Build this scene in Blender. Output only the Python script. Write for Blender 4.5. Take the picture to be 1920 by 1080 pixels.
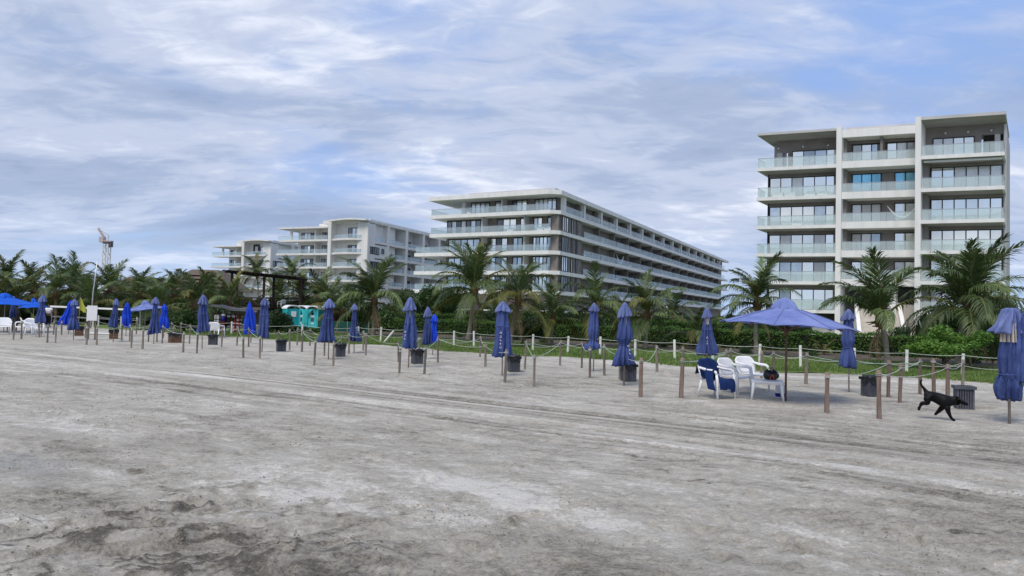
import bpy, bmesh, math, random
import numpy as np
from mathutils import Vector, Matrix

for o in list(bpy.data.objects):
    bpy.data.objects.remove(o)
SC = bpy.context.scene
COL = SC.collection
rad = math.radians

# ------------------------------------------------------------------ camera
FPX, EYE = 1333.0, 1.9                 # focal length in px of a 1920 px wide frame, eye height
PITCH, ROLL = math.atan(48 / FPX), rad(1.5)
_r = np.array([1, 0, 0.0]); _f = np.array([0, math.cos(PITCH), math.sin(PITCH)])
_u = np.array([0, -math.sin(PITCH), math.cos(PITCH)])
CR = _r * math.cos(ROLL) + _u * math.sin(ROLL)
CU = -_r * math.sin(ROLL) + _u * math.cos(ROLL)
cam = bpy.data.cameras.new('camera')
cam.sensor_width = 36.0
cam.lens = 36.0 * FPX / 1920
cam.clip_start, cam.clip_end = 0.1, 6000
camo = bpy.data.objects.new('camera', cam)
COL.objects.link(camo)
M = Matrix.Identity(4)
for i in range(3):
    M[i][0], M[i][1], M[i][2] = CR[i], CU[i], -_f[i]
M[2][3] = EYE
camo.matrix_world = M
SC.camera = camo

# ------------------------------------------------------------------ world: sky with broken cloud
SUN_EL, SUN_AZ = rad(58), rad(208)      # azimuth clockwise from +Y: behind the camera, to the left
w = bpy.data.worlds.new('World'); SC.world = w; w.use_nodes = True
nt = w.node_tree; nt.nodes.clear()
def wn(t, **k):
    n = nt.nodes.new(t)
    for a, b in k.items(): setattr(n, a, b)
    return n
def wl(a, b): nt.links.new(a, b)
def wmath(op, a, b=None, clamp=False):
    n = wn('ShaderNodeMath', operation=op, use_clamp=clamp)
    for i, v in enumerate((a, b)):
        if v is None: continue
        if isinstance(v, (int, float)): n.inputs[i].default_value = v
        else: wl(v, n.inputs[i])
    return n.outputs[0]
def wramp(fac, stops, interp='EASE'):
    n = wn('ShaderNodeValToRGB'); n.color_ramp.interpolation = interp
    e = n.color_ramp.elements
    while len(e) < len(stops): e.new(0.5)
    for i, (p, c) in enumerate(stops):
        e[i].position = p
        e[i].color = (c, c, c, 1) if isinstance(c, (int, float)) else (*c, 1)
    wl(fac, n.inputs[0]); return n.outputs[0]
def wmix(fac, a, b):
    n = wn('ShaderNodeMix', data_type='RGBA')
    for i, v in ((0, fac), (6, a), (7, b)):
        if isinstance(v, (int, float)): n.inputs[i].default_value = v
        elif isinstance(v, tuple): n.inputs[i].default_value = (*v, 1)
        else: wl(v, n.inputs[i])
    return n.outputs[2]
sky = wn('ShaderNodeTexSky', sky_type='NISHITA')
sky.sun_disc = False; sky.sun_elevation = SUN_EL; sky.sun_rotation = SUN_AZ
sky.air_density, sky.dust_density, sky.ozone_density = 1.0, 1.6, 2.0
tc = wn('ShaderNodeTexCoord'); sep = wn('ShaderNodeSeparateXYZ'); wl(tc.outputs['Generated'], sep.inputs[0])
zz = wmath('ADD', wmath('MAXIMUM', sep.outputs[2], 0.0), 0.19)
cmb = wn('ShaderNodeCombineXYZ')
wl(wmath('DIVIDE', sep.outputs[0], zz), cmb.inputs[0]); wl(wmath('DIVIDE', sep.outputs[1], zz), cmb.inputs[1])
def cloud_noise(loc, rot, scl, scale, detail, rough, dist):
    m = wn('ShaderNodeMapping'); m.inputs[1].default_value = loc
    m.inputs[2].default_value = (0, 0, rad(rot)); m.inputs[3].default_value = scl
    wl(cmb.outputs[0], m.inputs[0])
    n = wn('ShaderNodeTexNoise'); n.inputs['Scale'].default_value = scale; n.inputs['Detail'].default_value = detail
    n.inputs['Roughness'].default_value = rough; n.inputs['Distortion'].default_value = dist
    wl(m.outputs[0], n.inputs['Vector']); return n.outputs[0]
c1 = cloud_noise((2.4, 31.7, 0), 24, (0.75, 1.2, 1), 0.62, 7, 0.50, 0.9)      # big sheets
c2 = cloud_noise((11.3, 2.2, 0), -18, (0.75, 1.25, 1), 2.3, 8, 0.56, 0.9)      # streaks and ripples
c3 = cloud_noise((19.2, 8.8, 0), 14, (0.8, 1.2, 1), 0.95, 8, 0.53, 0.8)      # thick / thin
c4 = cloud_noise((1.9, 4.2, 0), 30, (0.75, 1.5, 1), 7.0, 7, 0.60, 0.8)        # fine flecks
cov = wmath('ADD', wmath('MULTIPLY', c1, 0.70), wmath('ADD', wmath('MULTIPLY', c2, 0.19), wmath('MULTIPLY', c4, 0.11)))
mask = wramp(cov, [(0.37, 0.06), (0.53, 0.96)])
lum = wmath('ADD', wmath('MULTIPLY', c3, 0.64), wmath('ADD', wmath('MULTIPLY', c2, 0.18), wmath('MULTIPLY', c4, 0.18)))
ccol = wramp(lum, [(0.36, (1.85, 2.3, 3.3)), (0.44, (2.35, 2.85, 3.95)), (0.52, (3.25, 3.65, 4.65)), (0.62, (5.0, 5.25, 5.9))])
low = wramp(sep.outputs[2], [(0.0, 1.0), (0.22, 0.0)])
blue = wmix(0.85, sky.outputs[0], (1.75, 2.7, 5.0))
base = wmix(wmath('MULTIPLY', low, 0.75), blue, (3.0, 4.0, 5.4))
col = wmix(wmath('MULTIPLY', mask, wramp(sep.outputs[2], [(0.0, 0.55), (0.16, 1.0)])), base, ccol)
bg = wn('ShaderNodeBackground'); bg.inputs[1].default_value = 0.10
wl(col, bg.inputs[0])
wo = wn('ShaderNodeOutputWorld'); wl(bg.outputs[0], wo.inputs[0])

sl = bpy.data.lights.new('sun', 'SUN'); sl.energy = 1.5; sl.angle = rad(22); sl.color = (1.0, 0.92, 0.80)
so = bpy.data.objects.new('sun', sl); COL.objects.link(so)
sd = Vector((math.sin(SUN_AZ) * math.cos(SUN_EL), math.cos(SUN_AZ) * math.cos(SUN_EL), math.sin(SUN_EL)))
so.rotation_euler = (-sd).to_track_quat('-Z', 'Y').to_euler(); so.location = sd * 50
SC.view_settings.view_transform = 'Standard'; SC.view_settings.look = 'None'
SC.view_settings.exposure = 0.82; SC.view_settings.gamma = 1.0; SC.view_settings.use_curve_mapping = False
SC.render.engine = 'CYCLES'
SC.cycles.transparent_max_bounces = 16; SC.cycles.max_bounces = 6

# ------------------------------------------------------------------ helpers
def g(x, y, z=0.0):
    """point of the plane at height z seen at photo pixel (x, y)"""
    d = _f * FPX + (x - 960) * CR - (y - 540) * CU
    return np.array([0, 0, EYE]) + d * ((z - EYE) / d[2])
def atd(x, y, Y):
    d = _f * FPX + (x - 960) * CR - (y - 540) * CU
    return np.array([0, 0, EYE]) + d * (Y / d[1])
SD = np.array([-0.8486, 0.5291]); ND = np.array([0.5291, 0.8486])   # along the shore, and inland
def sn(s, n, z=0.0):
    p = SD * s + ND * n
    return np.array([p[0], p[1], z])

class MB:
    """collects geometry for one mesh"""
    def __init__(s): s.v = []; s.f = []
    def add(s, V, F):
        b = len(s.v); s.v.extend([tuple(float(c) for c in p) for p in V]); s.f.extend([tuple(b + i for i in q) for q in F]); return s
    def box(s, a, b):
        (x0, y0, z0), (x1, y1, z1) = a, b
        return s.add([(x0, y0, z0), (x1, y0, z0), (x1, y1, z0), (x0, y1, z0), (x0, y0, z1), (x1, y0, z1), (x1, y1, z1), (x0, y1, z1)],
                     [(0, 3, 2, 1), (4, 5, 6, 7), (0, 1, 5, 4), (1, 2, 6, 5), (2, 3, 7, 6), (3, 0, 4, 7)])
    def hexa(s, P):
        return s.add(P, [(0, 3, 2, 1), (4, 5, 6, 7), (0, 1, 5, 4), (1, 2, 6, 5), (2, 3, 7, 6), (3, 0, 4, 7)])
    def tube(s, pts, radii, n=8, cap=True):
        pts = [np.array(p, float) for p in pts]
        if not hasattr(radii, '__len__'): radii = [radii] * len(pts)
        V = []; N = len(pts); ref = None
        for i, p in enumerate(pts):
            t = pts[min(i + 1, N - 1)] - pts[max(i - 1, 0)]; t = t / (np.linalg.norm(t) + 1e-9)
            if ref is None:
                ref = np.array([0, 0, 1.0]) if abs(t[2]) < 0.9 else np.array([1.0, 0, 0])
            a = np.cross(t, ref); a /= np.linalg.norm(a) + 1e-9; b = np.cross(a, t); ref = b
            for k in range(n):
                th = 2 * math.pi * k / n
                V.append(p + radii[i] * (math.cos(th) * a + math.sin(th) * b))
        F = [(i * n + k, i * n + (k + 1) % n, (i + 1) * n + (k + 1) % n, (i + 1) * n + k) for i in range(N - 1) for k in range(n)]
        if cap: F += [tuple(range(n))[::-1], tuple((N - 1) * n + k for k in range(n))]
        return s.add(V, F)
    def rings(s, R, closed_top=True, closed_bot=True):
        n = len(R[0]); V = [p for r in R for p in r]
        F = [(i * n + k, i * n + (k + 1) % n, (i + 1) * n + (k + 1) % n, (i + 1) * n + k) for i in range(len(R) - 1) for k in range(n)]
        if closed_bot: F.append(tuple(range(n))[::-1])
        if closed_top: F.append(tuple((len(R) - 1) * n + k for k in range(n)))
        return s.add(V, F)
    def bar(s, p, q, w, h=None, up=(0, 0, 1)):
        p, q = np.array(p, float), np.array(q, float); h = h or w
        t = q - p; t /= np.linalg.norm(t); up = np.array(up, float)
        if abs(t @ up) > 0.95: up = np.array([1.0, 0, 0])
        a = np.cross(t, up); a /= np.linalg.norm(a); b = np.cross(a, t)
        a *= w / 2; b *= h / 2
        return s.hexa([p - a - b, p + a - b, p + a + b, p - a + b, q - a - b, q + a - b, q + a + b, q - a + b])
    def mesh(s, name, smooth=False):
        m = bpy.data.meshes.new(name); m.from_pydata(s.v, [], s.f)
        if smooth: m.polygons.foreach_set('use_smooth', [True] * len(m.polygons))
        return m

def link(name, me, mat=None, parent=None, loc=None, rot=None, scl=None):
    o = bpy.data.objects.new(name, me); COL.objects.link(o)
    if mat is not None and me is not None and not me.materials: me.materials.append(mat)
    if parent is not None: o.parent = parent
    if loc is not None: o.location = Vector([float(c) for c in loc])
    if rot is not None: o.rotation_euler = rot
    if scl is not None: o.scale = scl
    return o
def part(name, mb, mat, parent=None, smooth=False, **k):
    return link(name, mb.mesh(name, smooth), mat, parent, **k)
def tag(o, label, cat, group=None):
    o['label'] = label; o['category'] = cat
    if group: o['group'] = group
    return o
def thing(name, label, cat, loc=(0, 0, 0), rz=0.0, group=None):
    o = link(name, None, loc=loc, rot=(0, 0, rz)); o.empty_display_size = 0.2
    return tag(o, label, cat, group)
def struct(o): o['kind'] = 'structure'; return o
def stuff(o): o['kind'] = 'stuff'; return o
def ordinal(n):
    W = ['zeroth', 'first', 'second', 'third', 'fourth', 'fifth', 'sixth', 'seventh', 'eighth', 'ninth', 'tenth', 'eleventh', 'twelfth', 'thirteenth', 'fourteenth', 'fifteenth', 'sixteenth', 'seventeenth', 'eighteenth', 'nineteenth']
    T = {2: 'twenty', 3: 'thirty', 4: 'forty', 5: 'fifty', 6: 'sixty', 7: 'seventy'}
    if n < 20: return W[n]
    a, b = divmod(n, 10)
    return (T[a][:-1] + 'ieth') if b == 0 else T[a] + '-' + W[b]

# ------------------------------------------------------------------ materials
def pm(name, col, rough=0.8, var=0.15, scale=4.0, bump=0.0, bscale=40.0, metal=0.0, spec=0.3, rnd=0.0, col2=None, translucent=0.0, coord='Object', stretch=(1, 1, 1), detail=6):
    m = bpy.data.materials.new(name); m.use_nodes = True; T = m.node_tree; N = T.nodes; L = T.links
    b = N['Principled BSDF']; b.inputs['Roughness'].default_value = rough; b.inputs['Metallic'].default_value = metal
    b.inputs['Specular IOR Level'].default_value = spec
    t = N.new('ShaderNodeTexCoord'); mp = N.new('ShaderNodeMapping'); mp.inputs[3].default_value = stretch
    L.new(t.outputs[coord], mp.inputs[0])
    n = N.new('ShaderNodeTexNoise'); n.inputs['Scale'].default_value = scale; n.inputs['Detail'].default_value = detail; n.inputs['Roughness'].default_value = 0.6
    L.new(mp.outputs[0], n.inputs['Vector'])
    r = N.new('ShaderNodeValToRGB'); e = r.color_ramp.elements
    c2 = col2 if col2 else tuple(min(1, c * (1 + var)) for c in col)
    c1 = col if col2 else tuple(c * (1 - var) for c in col)
    e[0].position, e[1].position = 0.33, 0.67
    e[0].color, e[1].color = (*c1, 1), (*c2, 1)
    L.new(n.outputs[0], r.inputs[0]); out = r.outputs[0]
    if rnd:
        oi = N.new('ShaderNodeObjectInfo'); mr = N.new('ShaderNodeMapRange'); L.new(oi.outputs['Random'], mr.inputs[0])
        mr.inputs[3].default_value, mr.inputs[4].default_value = 1 - rnd, 1 + rnd
        vm = N.new('ShaderNodeVectorMath'); vm.operation = 'SCALE'; L.new(out, vm.inputs[0]); L.new(mr.outputs[0], vm.inputs['Scale']); out = vm.outputs[0]
    L.new(out, b.inputs['Base Color'])
    if bump:
        n2 = N.new('ShaderNodeTexNoise'); n2.inputs['Scale'].default_value = bscale; n2.inputs['Detail'].default_value = 5
        L.new(mp.outputs[0], n2.inputs['Vector'])
        bp = N.new('ShaderNodeBump'); bp.inputs['Strength'].default_value = bump; bp.inputs['Distance'].default_value = 0.02
        L.new(n2.outputs[0], bp.inputs['Height']); L.new(bp.outputs[0], b.inputs['Normal'])
    if translucent:
        tr = N.new('ShaderNodeBsdfTranslucent'); L.new(out, tr.inputs[0]); mx = N.new('ShaderNodeMixShader'); mx.inputs[0].default_value = translucent
        L.new(b.outputs[0], mx.inputs[1]); L.new(tr.outputs[0], mx.inputs[2]); L.new(mx.outputs[0], N['Material Output'].inputs[0])
    return m

MT = {}
MT['white'] = pm('white_plaster', (0.72, 0.71, 0.70), 0.75, scale=1.3, col2=(0.83, 0.825, 0.82), stretch=(1, 1, 0.12), detail=9)
MT['white_c'] = pm('cream_plaster', (0.68, 0.67, 0.65), 0.75, scale=0.8, col2=(0.81, 0.80, 0.785), stretch=(1, 1, 0.15), detail=9)
MT['grey_pl'] = pm('grey_plaster', (0.46, 0.455, 0.455), 0.8, scale=0.4, col2=(0.56, 0.55, 0.55))
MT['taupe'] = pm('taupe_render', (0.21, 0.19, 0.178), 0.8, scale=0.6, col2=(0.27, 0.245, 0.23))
MT['soffit'] = pm('grey_soffit', (0.31, 0.30, 0.295), 0.8, scale=0.5, col2=(0.38, 0.37, 0.36))  # grey panels fixed under the paler slabs
MT['brown_clad'] = pm('brown_cladding', (0.18, 0.155, 0.14), 0.7, scale=0.9, col2=(0.26, 0.23, 0.21))
MT['frame'] = pm('dark_frame', (0.025, 0.027, 0.03), 0.4, 0.1)
MT['inside'] = pm('dim_room', (0.05, 0.05, 0.05), 0.9, 0.3, scale=0.5)
MT['curtain'] = pm('curtain_cloth', (0.62, 0.62, 0.63), 0.9, 0.1, scale=3, stretch=(8, 8, 0.3))
def glassm(name, c, metal, rough=0.05, rnd=0.25, var=0.2, scale=0.5):
    return pm(name, c, rough, var, scale=scale, metal=metal, spec=0.8, rnd=rnd, bump=0.03, bscale=0.9)
MT['pane_pale'] = glassm('pale_reflective_pane', (0.97, 0.95, 0.84), 0.9, rnd=0.10, var=0.08)
MT['pane_mid'] = glassm('grey_blue_pane', (0.50, 0.56, 0.58), 0.75, rnd=0.35)
MT['pane_curtain'] = glassm('curtained_pane', (0.72, 0.72, 0.70), 0.25, 0.12, rnd=0.15)
MT['pane_dark'] = glassm('dark_pane', (0.14, 0.16, 0.18), 0.45, rnd=0.5)
MT['pane_cyan'] = glassm('cyan_film_pane', (0.25, 0.58, 0.72), 0.55, rnd=0.1)
def railm(name, tint, body, fac):
    m = bpy.data.materials.new(name); m.use_nodes = True; N = m.node_tree.nodes; L = m.node_tree.links
    b = N['Principled BSDF']; b.inputs['Base Color'].default_value = (*body, 1); b.inputs['Roughness'].default_value = 0.08
    b.inputs['Metallic'].default_value = 0.35
    nz = N.new('ShaderNodeTexNoise'); nz.inputs['Scale'].default_value = 0.7
    mr = N.new('ShaderNodeMapRange'); mr.inputs[3].default_value, mr.inputs[4].default_value = fac - 0.12, fac + 0.12
    tcx = N.new('ShaderNodeTexCoord'); L.new(tcx.outputs['Object'], nz.inputs['Vector']); L.new(nz.outputs[0], mr.inputs[0])
    t = N.new('ShaderNodeBsdfTransparent'); t.inputs[0].default_value = (*tint, 1)
    mx = N.new('ShaderNodeMixShader'); L.new(mr.outputs[0], mx.inputs[0])
    L.new(t.outputs[0], mx.inputs[1]); L.new(b.outputs[0], mx.inputs[2]); L.new(mx.outputs[0], N['Material Output'].inputs[0]); return m
MT['rail'] = railm('balustrade_glass', (0.90, 0.96, 0.94), (0.86, 0.91, 0.89), 0.36)
MT['rail_b'] = railm('blue_balustrade_glass', (0.88, 0.94, 0.95), (0.72, 0.79, 0.81), 0.28)
MT['metal'] = pm('brushed_metal', (0.5, 0.5, 0.5), 0.4, 0.1, metal=0.8)
MT['frond'] = pm('palm_leaf', (0.046, 0.082, 0.027), 0.5, scale=1.2, col2=(0.122, 0.172, 0.055), rnd=0.35, translucent=0.22, spec=0.35)
MT['frond_y'] = pm('yellowing_palm_leaf', (0.07, 0.085, 0.016), 0.5, scale=1.2, col2=(0.15, 0.145, 0.03), rnd=0.3, translucent=0.22)
MT['frond_dry'] = pm('dry_palm_leaf', (0.10, 0.06, 0.035), 0.8, scale=1.5, col2=(0.17, 0.11, 0.07), rnd=0.3)
MT['rachis'] = pm('palm_rib', (0.10, 0.115, 0.035), 0.5, scale=1.5, col2=(0.20, 0.19, 0.07), rnd=0.2)
MT['trunk'] = pm('palm_trunk', (0.15, 0.125, 0.10), 0.9, scale=9, col2=(0.33, 0.30, 0.26), bump=0.6, bscale=12, stretch=(0.5, 0.5, 3.0))
MT['sheath'] = pm('palm_fibre', (0.07, 0.04, 0.025), 0.9, scale=14, col2=(0.20, 0.12, 0.06), bump=0.6, bscale=30)
MT['leaf'] = pm('leaf_green', (0.028, 0.065, 0.018), 0.5, scale=1.6, col2=(0.07, 0.13, 0.034), rnd=0.25, translucent=0.2)
MT['leaf_d'] = pm('leaf_dark', (0.018, 0.042, 0.016), 0.5, scale=1.6, col2=(0.045, 0.082, 0.028), rnd=0.25, translucent=0.18)
MT['leaf_l'] = pm('leaf_bright', (0.075, 0.17, 0.028), 0.5, scale=1.8, col2=(0.16, 0.29, 0.06), rnd=0.2, translucent=0.25)
MT['hedge'] = pm('hedge_leaf', (0.042, 0.10, 0.018), 0.5, scale=0.8, col2=(0.10, 0.20, 0.034), translucent=0.2)
MT['bark'] = pm('bark', (0.08, 0.06, 0.045), 0.9, scale=8, col2=(0.17, 0.14, 0.11), bump=0.5)
MT['core'] = pm('hedge_twigs', (0.010, 0.018, 0.008), 0.9, 0.4, scale=4)
MT['wood'] = pm('weathered_post', (0.135, 0.112, 0.092), 0.9, scale=3.0, col2=(0.27, 0.235, 0.20), bump=0.6, bscale=25, rnd=0.25, stretch=(5, 5, 0.7))
MT['wood_red'] = pm('reddish_post', (0.15, 0.105, 0.085), 0.9, scale=3.0, col2=(0.27, 0.205, 0.17), bump=0.6, bscale=25, rnd=0.15, stretch=(5, 5, 0.7))
MT['pole'] = pm('umbrella_pole', (0.22, 0.19, 0.16), 0.7, scale=4, col2=(0.36, 0.32, 0.28), rnd=0.2)
MT['pole_brown'] = pm('brown_pole', (0.11, 0.06, 0.04), 0.7, scale=4, col2=(0.19, 0.11, 0.08), rnd=0.1)
MT['post_white'] = pm('white_post_paint', (0.62, 0.61, 0.58), 0.7, scale=3, col2=(0.80, 0.79, 0.77), rnd=0.06)
MT['rope'] = pm('pale_rope', (0.42, 0.43, 0.42), 0.9, scale=20, col2=(0.62, 0.63, 0.60), rnd=0.15)
MT['rope_g'] = pm('green_white_rope', (0.30, 0.48, 0.40), 0.9, scale=20, col2=(0.55, 0.66, 0.60))
MT['navy'] = pm('faded_navy_canvas', (0.026, 0.046, 0.155), 0.85, scale=2.2, col2=(0.075, 0.112, 0.30), rnd=0.18, bump=0.25, bscale=18, translucent=0.08)
MT['navy_cap'] = pm('pale_navy_canvas', (0.085, 0.118, 0.29), 0.85, scale=3, col2=(0.17, 0.215, 0.43), rnd=0.15, bump=0.25, bscale=18, translucent=0.08)  # vent cap cloth, lighter than the navy canopy
MT['royal'] = pm('royal_blue_canvas', (0.004, 0.035, 0.42), 0.7, scale=2, col2=(0.010, 0.07, 0.62), rnd=0.1, bump=0.2, bscale=14)
MT['azure'] = pm('azure_canvas', (0.003, 0.10, 0.62), 0.6, scale=2, col2=(0.008, 0.15, 0.78), translucent=0.25)
MT['periwinkle'] = pm('bleached_blue_canvas', (0.17, 0.225, 0.53), 0.85, scale=2.2, col2=(0.28, 0.345, 0.67), bump=0.3, bscale=12, translucent=0.28)
MT['print'] = pm('white_print', (0.7, 0.7, 0.74), 0.8, 0.1)
MT['plastic'] = pm('white_plastic', (0.80, 0.81, 0.82), 0.35, scale=2, col2=(0.86, 0.865, 0.87), spec=0.5)
MT['towel'] = pm('navy_towel', (0.004, 0.018, 0.085), 0.95, scale=6, col2=(0.008, 0.034, 0.145), bump=0.5, bscale=60)
MT['bin'] = pm('charcoal_slat', (0.055, 0.06, 0.075), 0.6, scale=4, col2=(0.10, 0.11, 0.13), rnd=0.15)
MT['bin_in'] = pm('bin_liner_dark', (0.008, 0.008, 0.010), 0.6, 0.3)
MT['bag'] = pm('black_bin_bag', (0.006, 0.006, 0.008), 0.28, 0.4, scale=9, bump=0.9, bscale=14, spec=0.6)
MT['crate'] = pm('brown_board', (0.10, 0.055, 0.035), 0.8, scale=5, col2=(0.20, 0.125, 0.085), rnd=0.2, stretch=(1, 1, 5))
MT['dark_wood'] = pm('dark_stained_timber', (0.018, 0.012, 0.010), 0.8, scale=3, col2=(0.05, 0.033, 0.026), rnd=0.2)
MT['deck'] = pm('deck_timber', (0.12, 0.09, 0.075), 0.8, scale=3, col2=(0.20, 0.16, 0.14))
MT['teal'] = pm('teal_plastic', (0.0, 0.34, 0.36), 0.45, scale=1.2, col2=(0.01, 0.45, 0.46), spec=0.5)
MT['teal_l'] = pm('light_teal_plastic', (0.06, 0.55, 0.58), 0.45, 0.1, spec=0.5)
MT['greynet'] = pm('green_netting', (0.004, 0.05, 0.042), 0.8, scale=6, col2=(0.010, 0.085, 0.07))
MT['thatch'] = pm('thatch', (0.09, 0.07, 0.055), 0.95, scale=5, col2=(0.18, 0.145, 0.12), bump=0.8, bscale=10)
MT['black'] = pm('black_fur', (0.004, 0.004, 0.0045), 0.5, 0.4, scale=20, spec=0.16, bump=0.3, bscale=60)
MT['red'] = pm('red_paint', (0.42, 0.02, 0.02), 0.5, 0.15)
MT['maroon'] = pm('maroon_timber', (0.07, 0.012, 0.012), 0.7, 0.3, rnd=0.3)
MT['yellow'] = pm('yellow_cloth', (0.48, 0.50, 0.08), 0.8, 0.1, translucent=0.2)
MT['tarp'] = pm('grey_tarpaulin', (0.10, 0.105, 0.12), 0.7, 0.3, scale=2)
MT['skin'] = pm('skin', (0.20, 0.10, 0.065), 0.6, 0.1)
MT['cloth_dark'] = pm('dark_cloth', (0.01, 0.01, 0.013), 0.9, 0.3)
MT['cloth_white'] = pm('white_cloth', (0.75, 0.76, 0.78), 0.9, 0.05)
MT['orange'] = pm('orange_strap', (0.60, 0.09, 0.03), 0.7, 0.2)
MT['violet'] = pm('blue_label', (0.025, 0.015, 0.28), 0.5, 0.1)
MT['stone'] = pm('pale_stone', (0.50, 0.46, 0.41), 0.8, scale=2, col2=(0.60, 0.56, 0.50))
MT['beige'] = pm('beige_canvas', (0.50, 0.44, 0.37), 0.85, 0.12)
MT['blue_sign'] = pm('blue_sign_paint', (0.02, 0.07, 0.35), 0.5, 0.1)
MT['crane_red'] = pm('crane_paint', (0.52, 0.44, 0.43), 0.6, 0.15)
MT['crane_dark'] = pm('crane_machinery', (0.10, 0.09, 0.10), 0.6, 0.3)
# ------------------------------------------------------------------ ground
_rng = np.random.default_rng(7)
_TAB = _rng.random((8, 256, 256))
def vnoise(x, y, k=0):
    x = np.asarray(x, float); y = np.asarray(y, float)
    xi = np.floor(x).astype(int); yi = np.floor(y).astype(int); fx = x - xi; fy = y - yi
    fx = fx * fx * fx * (fx * (6 * fx - 15) + 10); fy = fy * fy * fy * (fy * (6 * fy - 15) + 10)
    T = _TAB[k % 8]; a, b, c, d = xi & 255, (xi + 1) & 255, yi & 255, (yi + 1) & 255
    return (T[a, c] * (1 - fx) + T[b, c] * fx) * (1 - fy) + (T[a, d] * (1 - fx) + T[b, d] * fx) * fy - 0.5
def fbm(x, y, k, n=4, gain=0.55):
    t = 0; a = 1.0
    for i in range(n):
        t = t + a * vnoise(x * 2 ** i + 17.3 * i, y * 2 ** i + 9.1 * i, k + i); a *= gain
    return t
def smooth(a, b, x):
    t = np.clip((x - a) / (b - a), 0, 1); return t * t * (3 - 2 * t)

# spots the beach furniture stands on are trodden level
FLAT = []
BINS = [(1807, 770, 0), (1631, 747, 1), (1178, 719, 2), (963, 701, 3), (782, 687, 4), (638, 673, 5), (527, 661.5, 6), (399, 651, 7),
        (328, 645, 8), (213, 638.5, 9), (148, 635.5, 10), (24, 623.5, 11)]
for x, y, k in BINS: FLAT.append((*g(x, y)[:2], 0.6))
FLAT += [(*g(1345, 750)[:2], 1.0), (*g(1385, 742)[:2], 1.0), (*g(1435, 745)[:2], 1.3), (*g(1765, 786)[:2], 0.7)]
for x, y in ((8, 626), (45, 628), (65, 631), (406, 632)): FLAT.append((*g(x, y)[:2], 0.9))
random.seed(3)
PRINTS = []
for i in range(2600):
    yy = 3.2 + 26 * random.random() ** 1.7; xx = random.uniform(-1, 1) * (0.85 * yy + 2)
    PRINTS.append((xx, yy, random.uniform(0.07, 0.17), random.uniform(0.6, 1.0), random.uniform(0, 3.14), random.uniform(0.008, 0.026)))
# churned heaps seen in the photograph: pixel, radius, height
HEAPS = [(1245, 702, 0.42, 0.13), (1250, 699, 0.22, 0.06), (342, 664, 0.5, 0.05), (770, 705, 0.5, 0.04), (950, 719, 0.5, 0.05), (800, 705, 0.35, 0.05),
         (625, 688, 0.4, 0.04), (1648, 790, 0.3, 0.03), (955, 985, 0.13, 0.05), (410, 640, 0.3, 0.05)]

def axis(segs):
    out = [segs[0][0]]
    for a, b, st0, st1 in segs:
        p = a; L = b - a
        while p < b - 1e-6:
            p += st0 + (st1 - st0) * (p - a) / L; out.append(min(p, b))
    return np.array(out)
yl = axis([(-14, 2.6, 0.8, 0.12), (2.6, 3.6, 0.06, 0.024), (3.6, 8.5, 0.022, 0.03), (8.5, 20, 0.032, 0.10), (20, 40, 0.12, 0.3), (40, 75, 0.5, 1.5)])
xr = axis([(0, 6.5, 0.027, 0.030), (6.5, 13, 0.035, 0.09), (13, 30, 0.12, 0.5), (30, 90, 1.0, 4)])
xl = np.concatenate([-xr[:0:-1], xr])
X, Y = np.meshgrid(xl, yl); S = X * SD[0] + Y * SD[1]; Nn = X * ND[0] + Y * ND[1]
near = 1 - smooth(16, 30, Y)
H = 0.09 * fbm(S / 6.0, Nn / 4.0, 0, 3) + 0.016 * fbm(S / 1.6, Nn / 0.8, 1, 3) + 0.011 * fbm(S / 0.40, Nn / 0.22, 2, 5, 0.62) * (0.35 + 0.65 * near)
lumpy = smooth(-0.15, 0.35, fbm(S / 3.5, Nn / 2.2, 5, 2) + 0.1)
H += (0.15 + lumpy) * 0.016 * fbm(S / 0.15, Nn / 0.10, 3, 4, 0.65) * near
# drifts and little scarps in the near left corner
P0 = g(270, 1000); wq = np.exp(-(((X - P0[0]) / 1.9) ** 2 + ((Y - P0[1]) / 1.6) ** 2))
wx = X * 0.86 + Y * 0.5; wy = -X * 0.5 + Y * 0.86
ridge = 1 - np.abs(2 * vnoise(wx / 1.1 + 0.5 * vnoise(wx, wy, 4), wy / 0.34 + 1.3 * vnoise(wx / 0.9, wy / 0.9, 2), 6))
ridge2 = 1 - np.abs(2 * vnoise(wx / 0.42, wy / 0.13 + 1.0 * vnoise(wx / 0.3, wy / 0.3, 2), 3))
ter = 3.2 * fbm(wx / 1.5, wy / 0.55, 6, 4, 0.5) + 4; fr_ = ter - np.floor(ter); terrace = np.floor(ter) + smooth(0.86, 1.0, fr_) - 0.25 * fr_
ter2 = 3.0 * fbm(S / 0.9 + 7, Nn / 0.38, 2, 4, 0.55) + 4; f2_ = ter2 - np.floor(ter2); terrace2 = np.floor(ter2) + smooth(0.85, 1.0, f2_) - 0.5 * f2_
H += near * (1 - smooth(6.5, 12, Y)) * 0.012 * (terrace2 - 4) * (0.25 + lumpy)
H += wq * (0.042 * (terrace - 4) + 0.04 * ridge ** 4 + 0.030 * ridge2 ** 5 - 0.02 + 0.03 * fbm(X / 0.14, Y / 0.10, 5, 4, 0.65))
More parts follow.
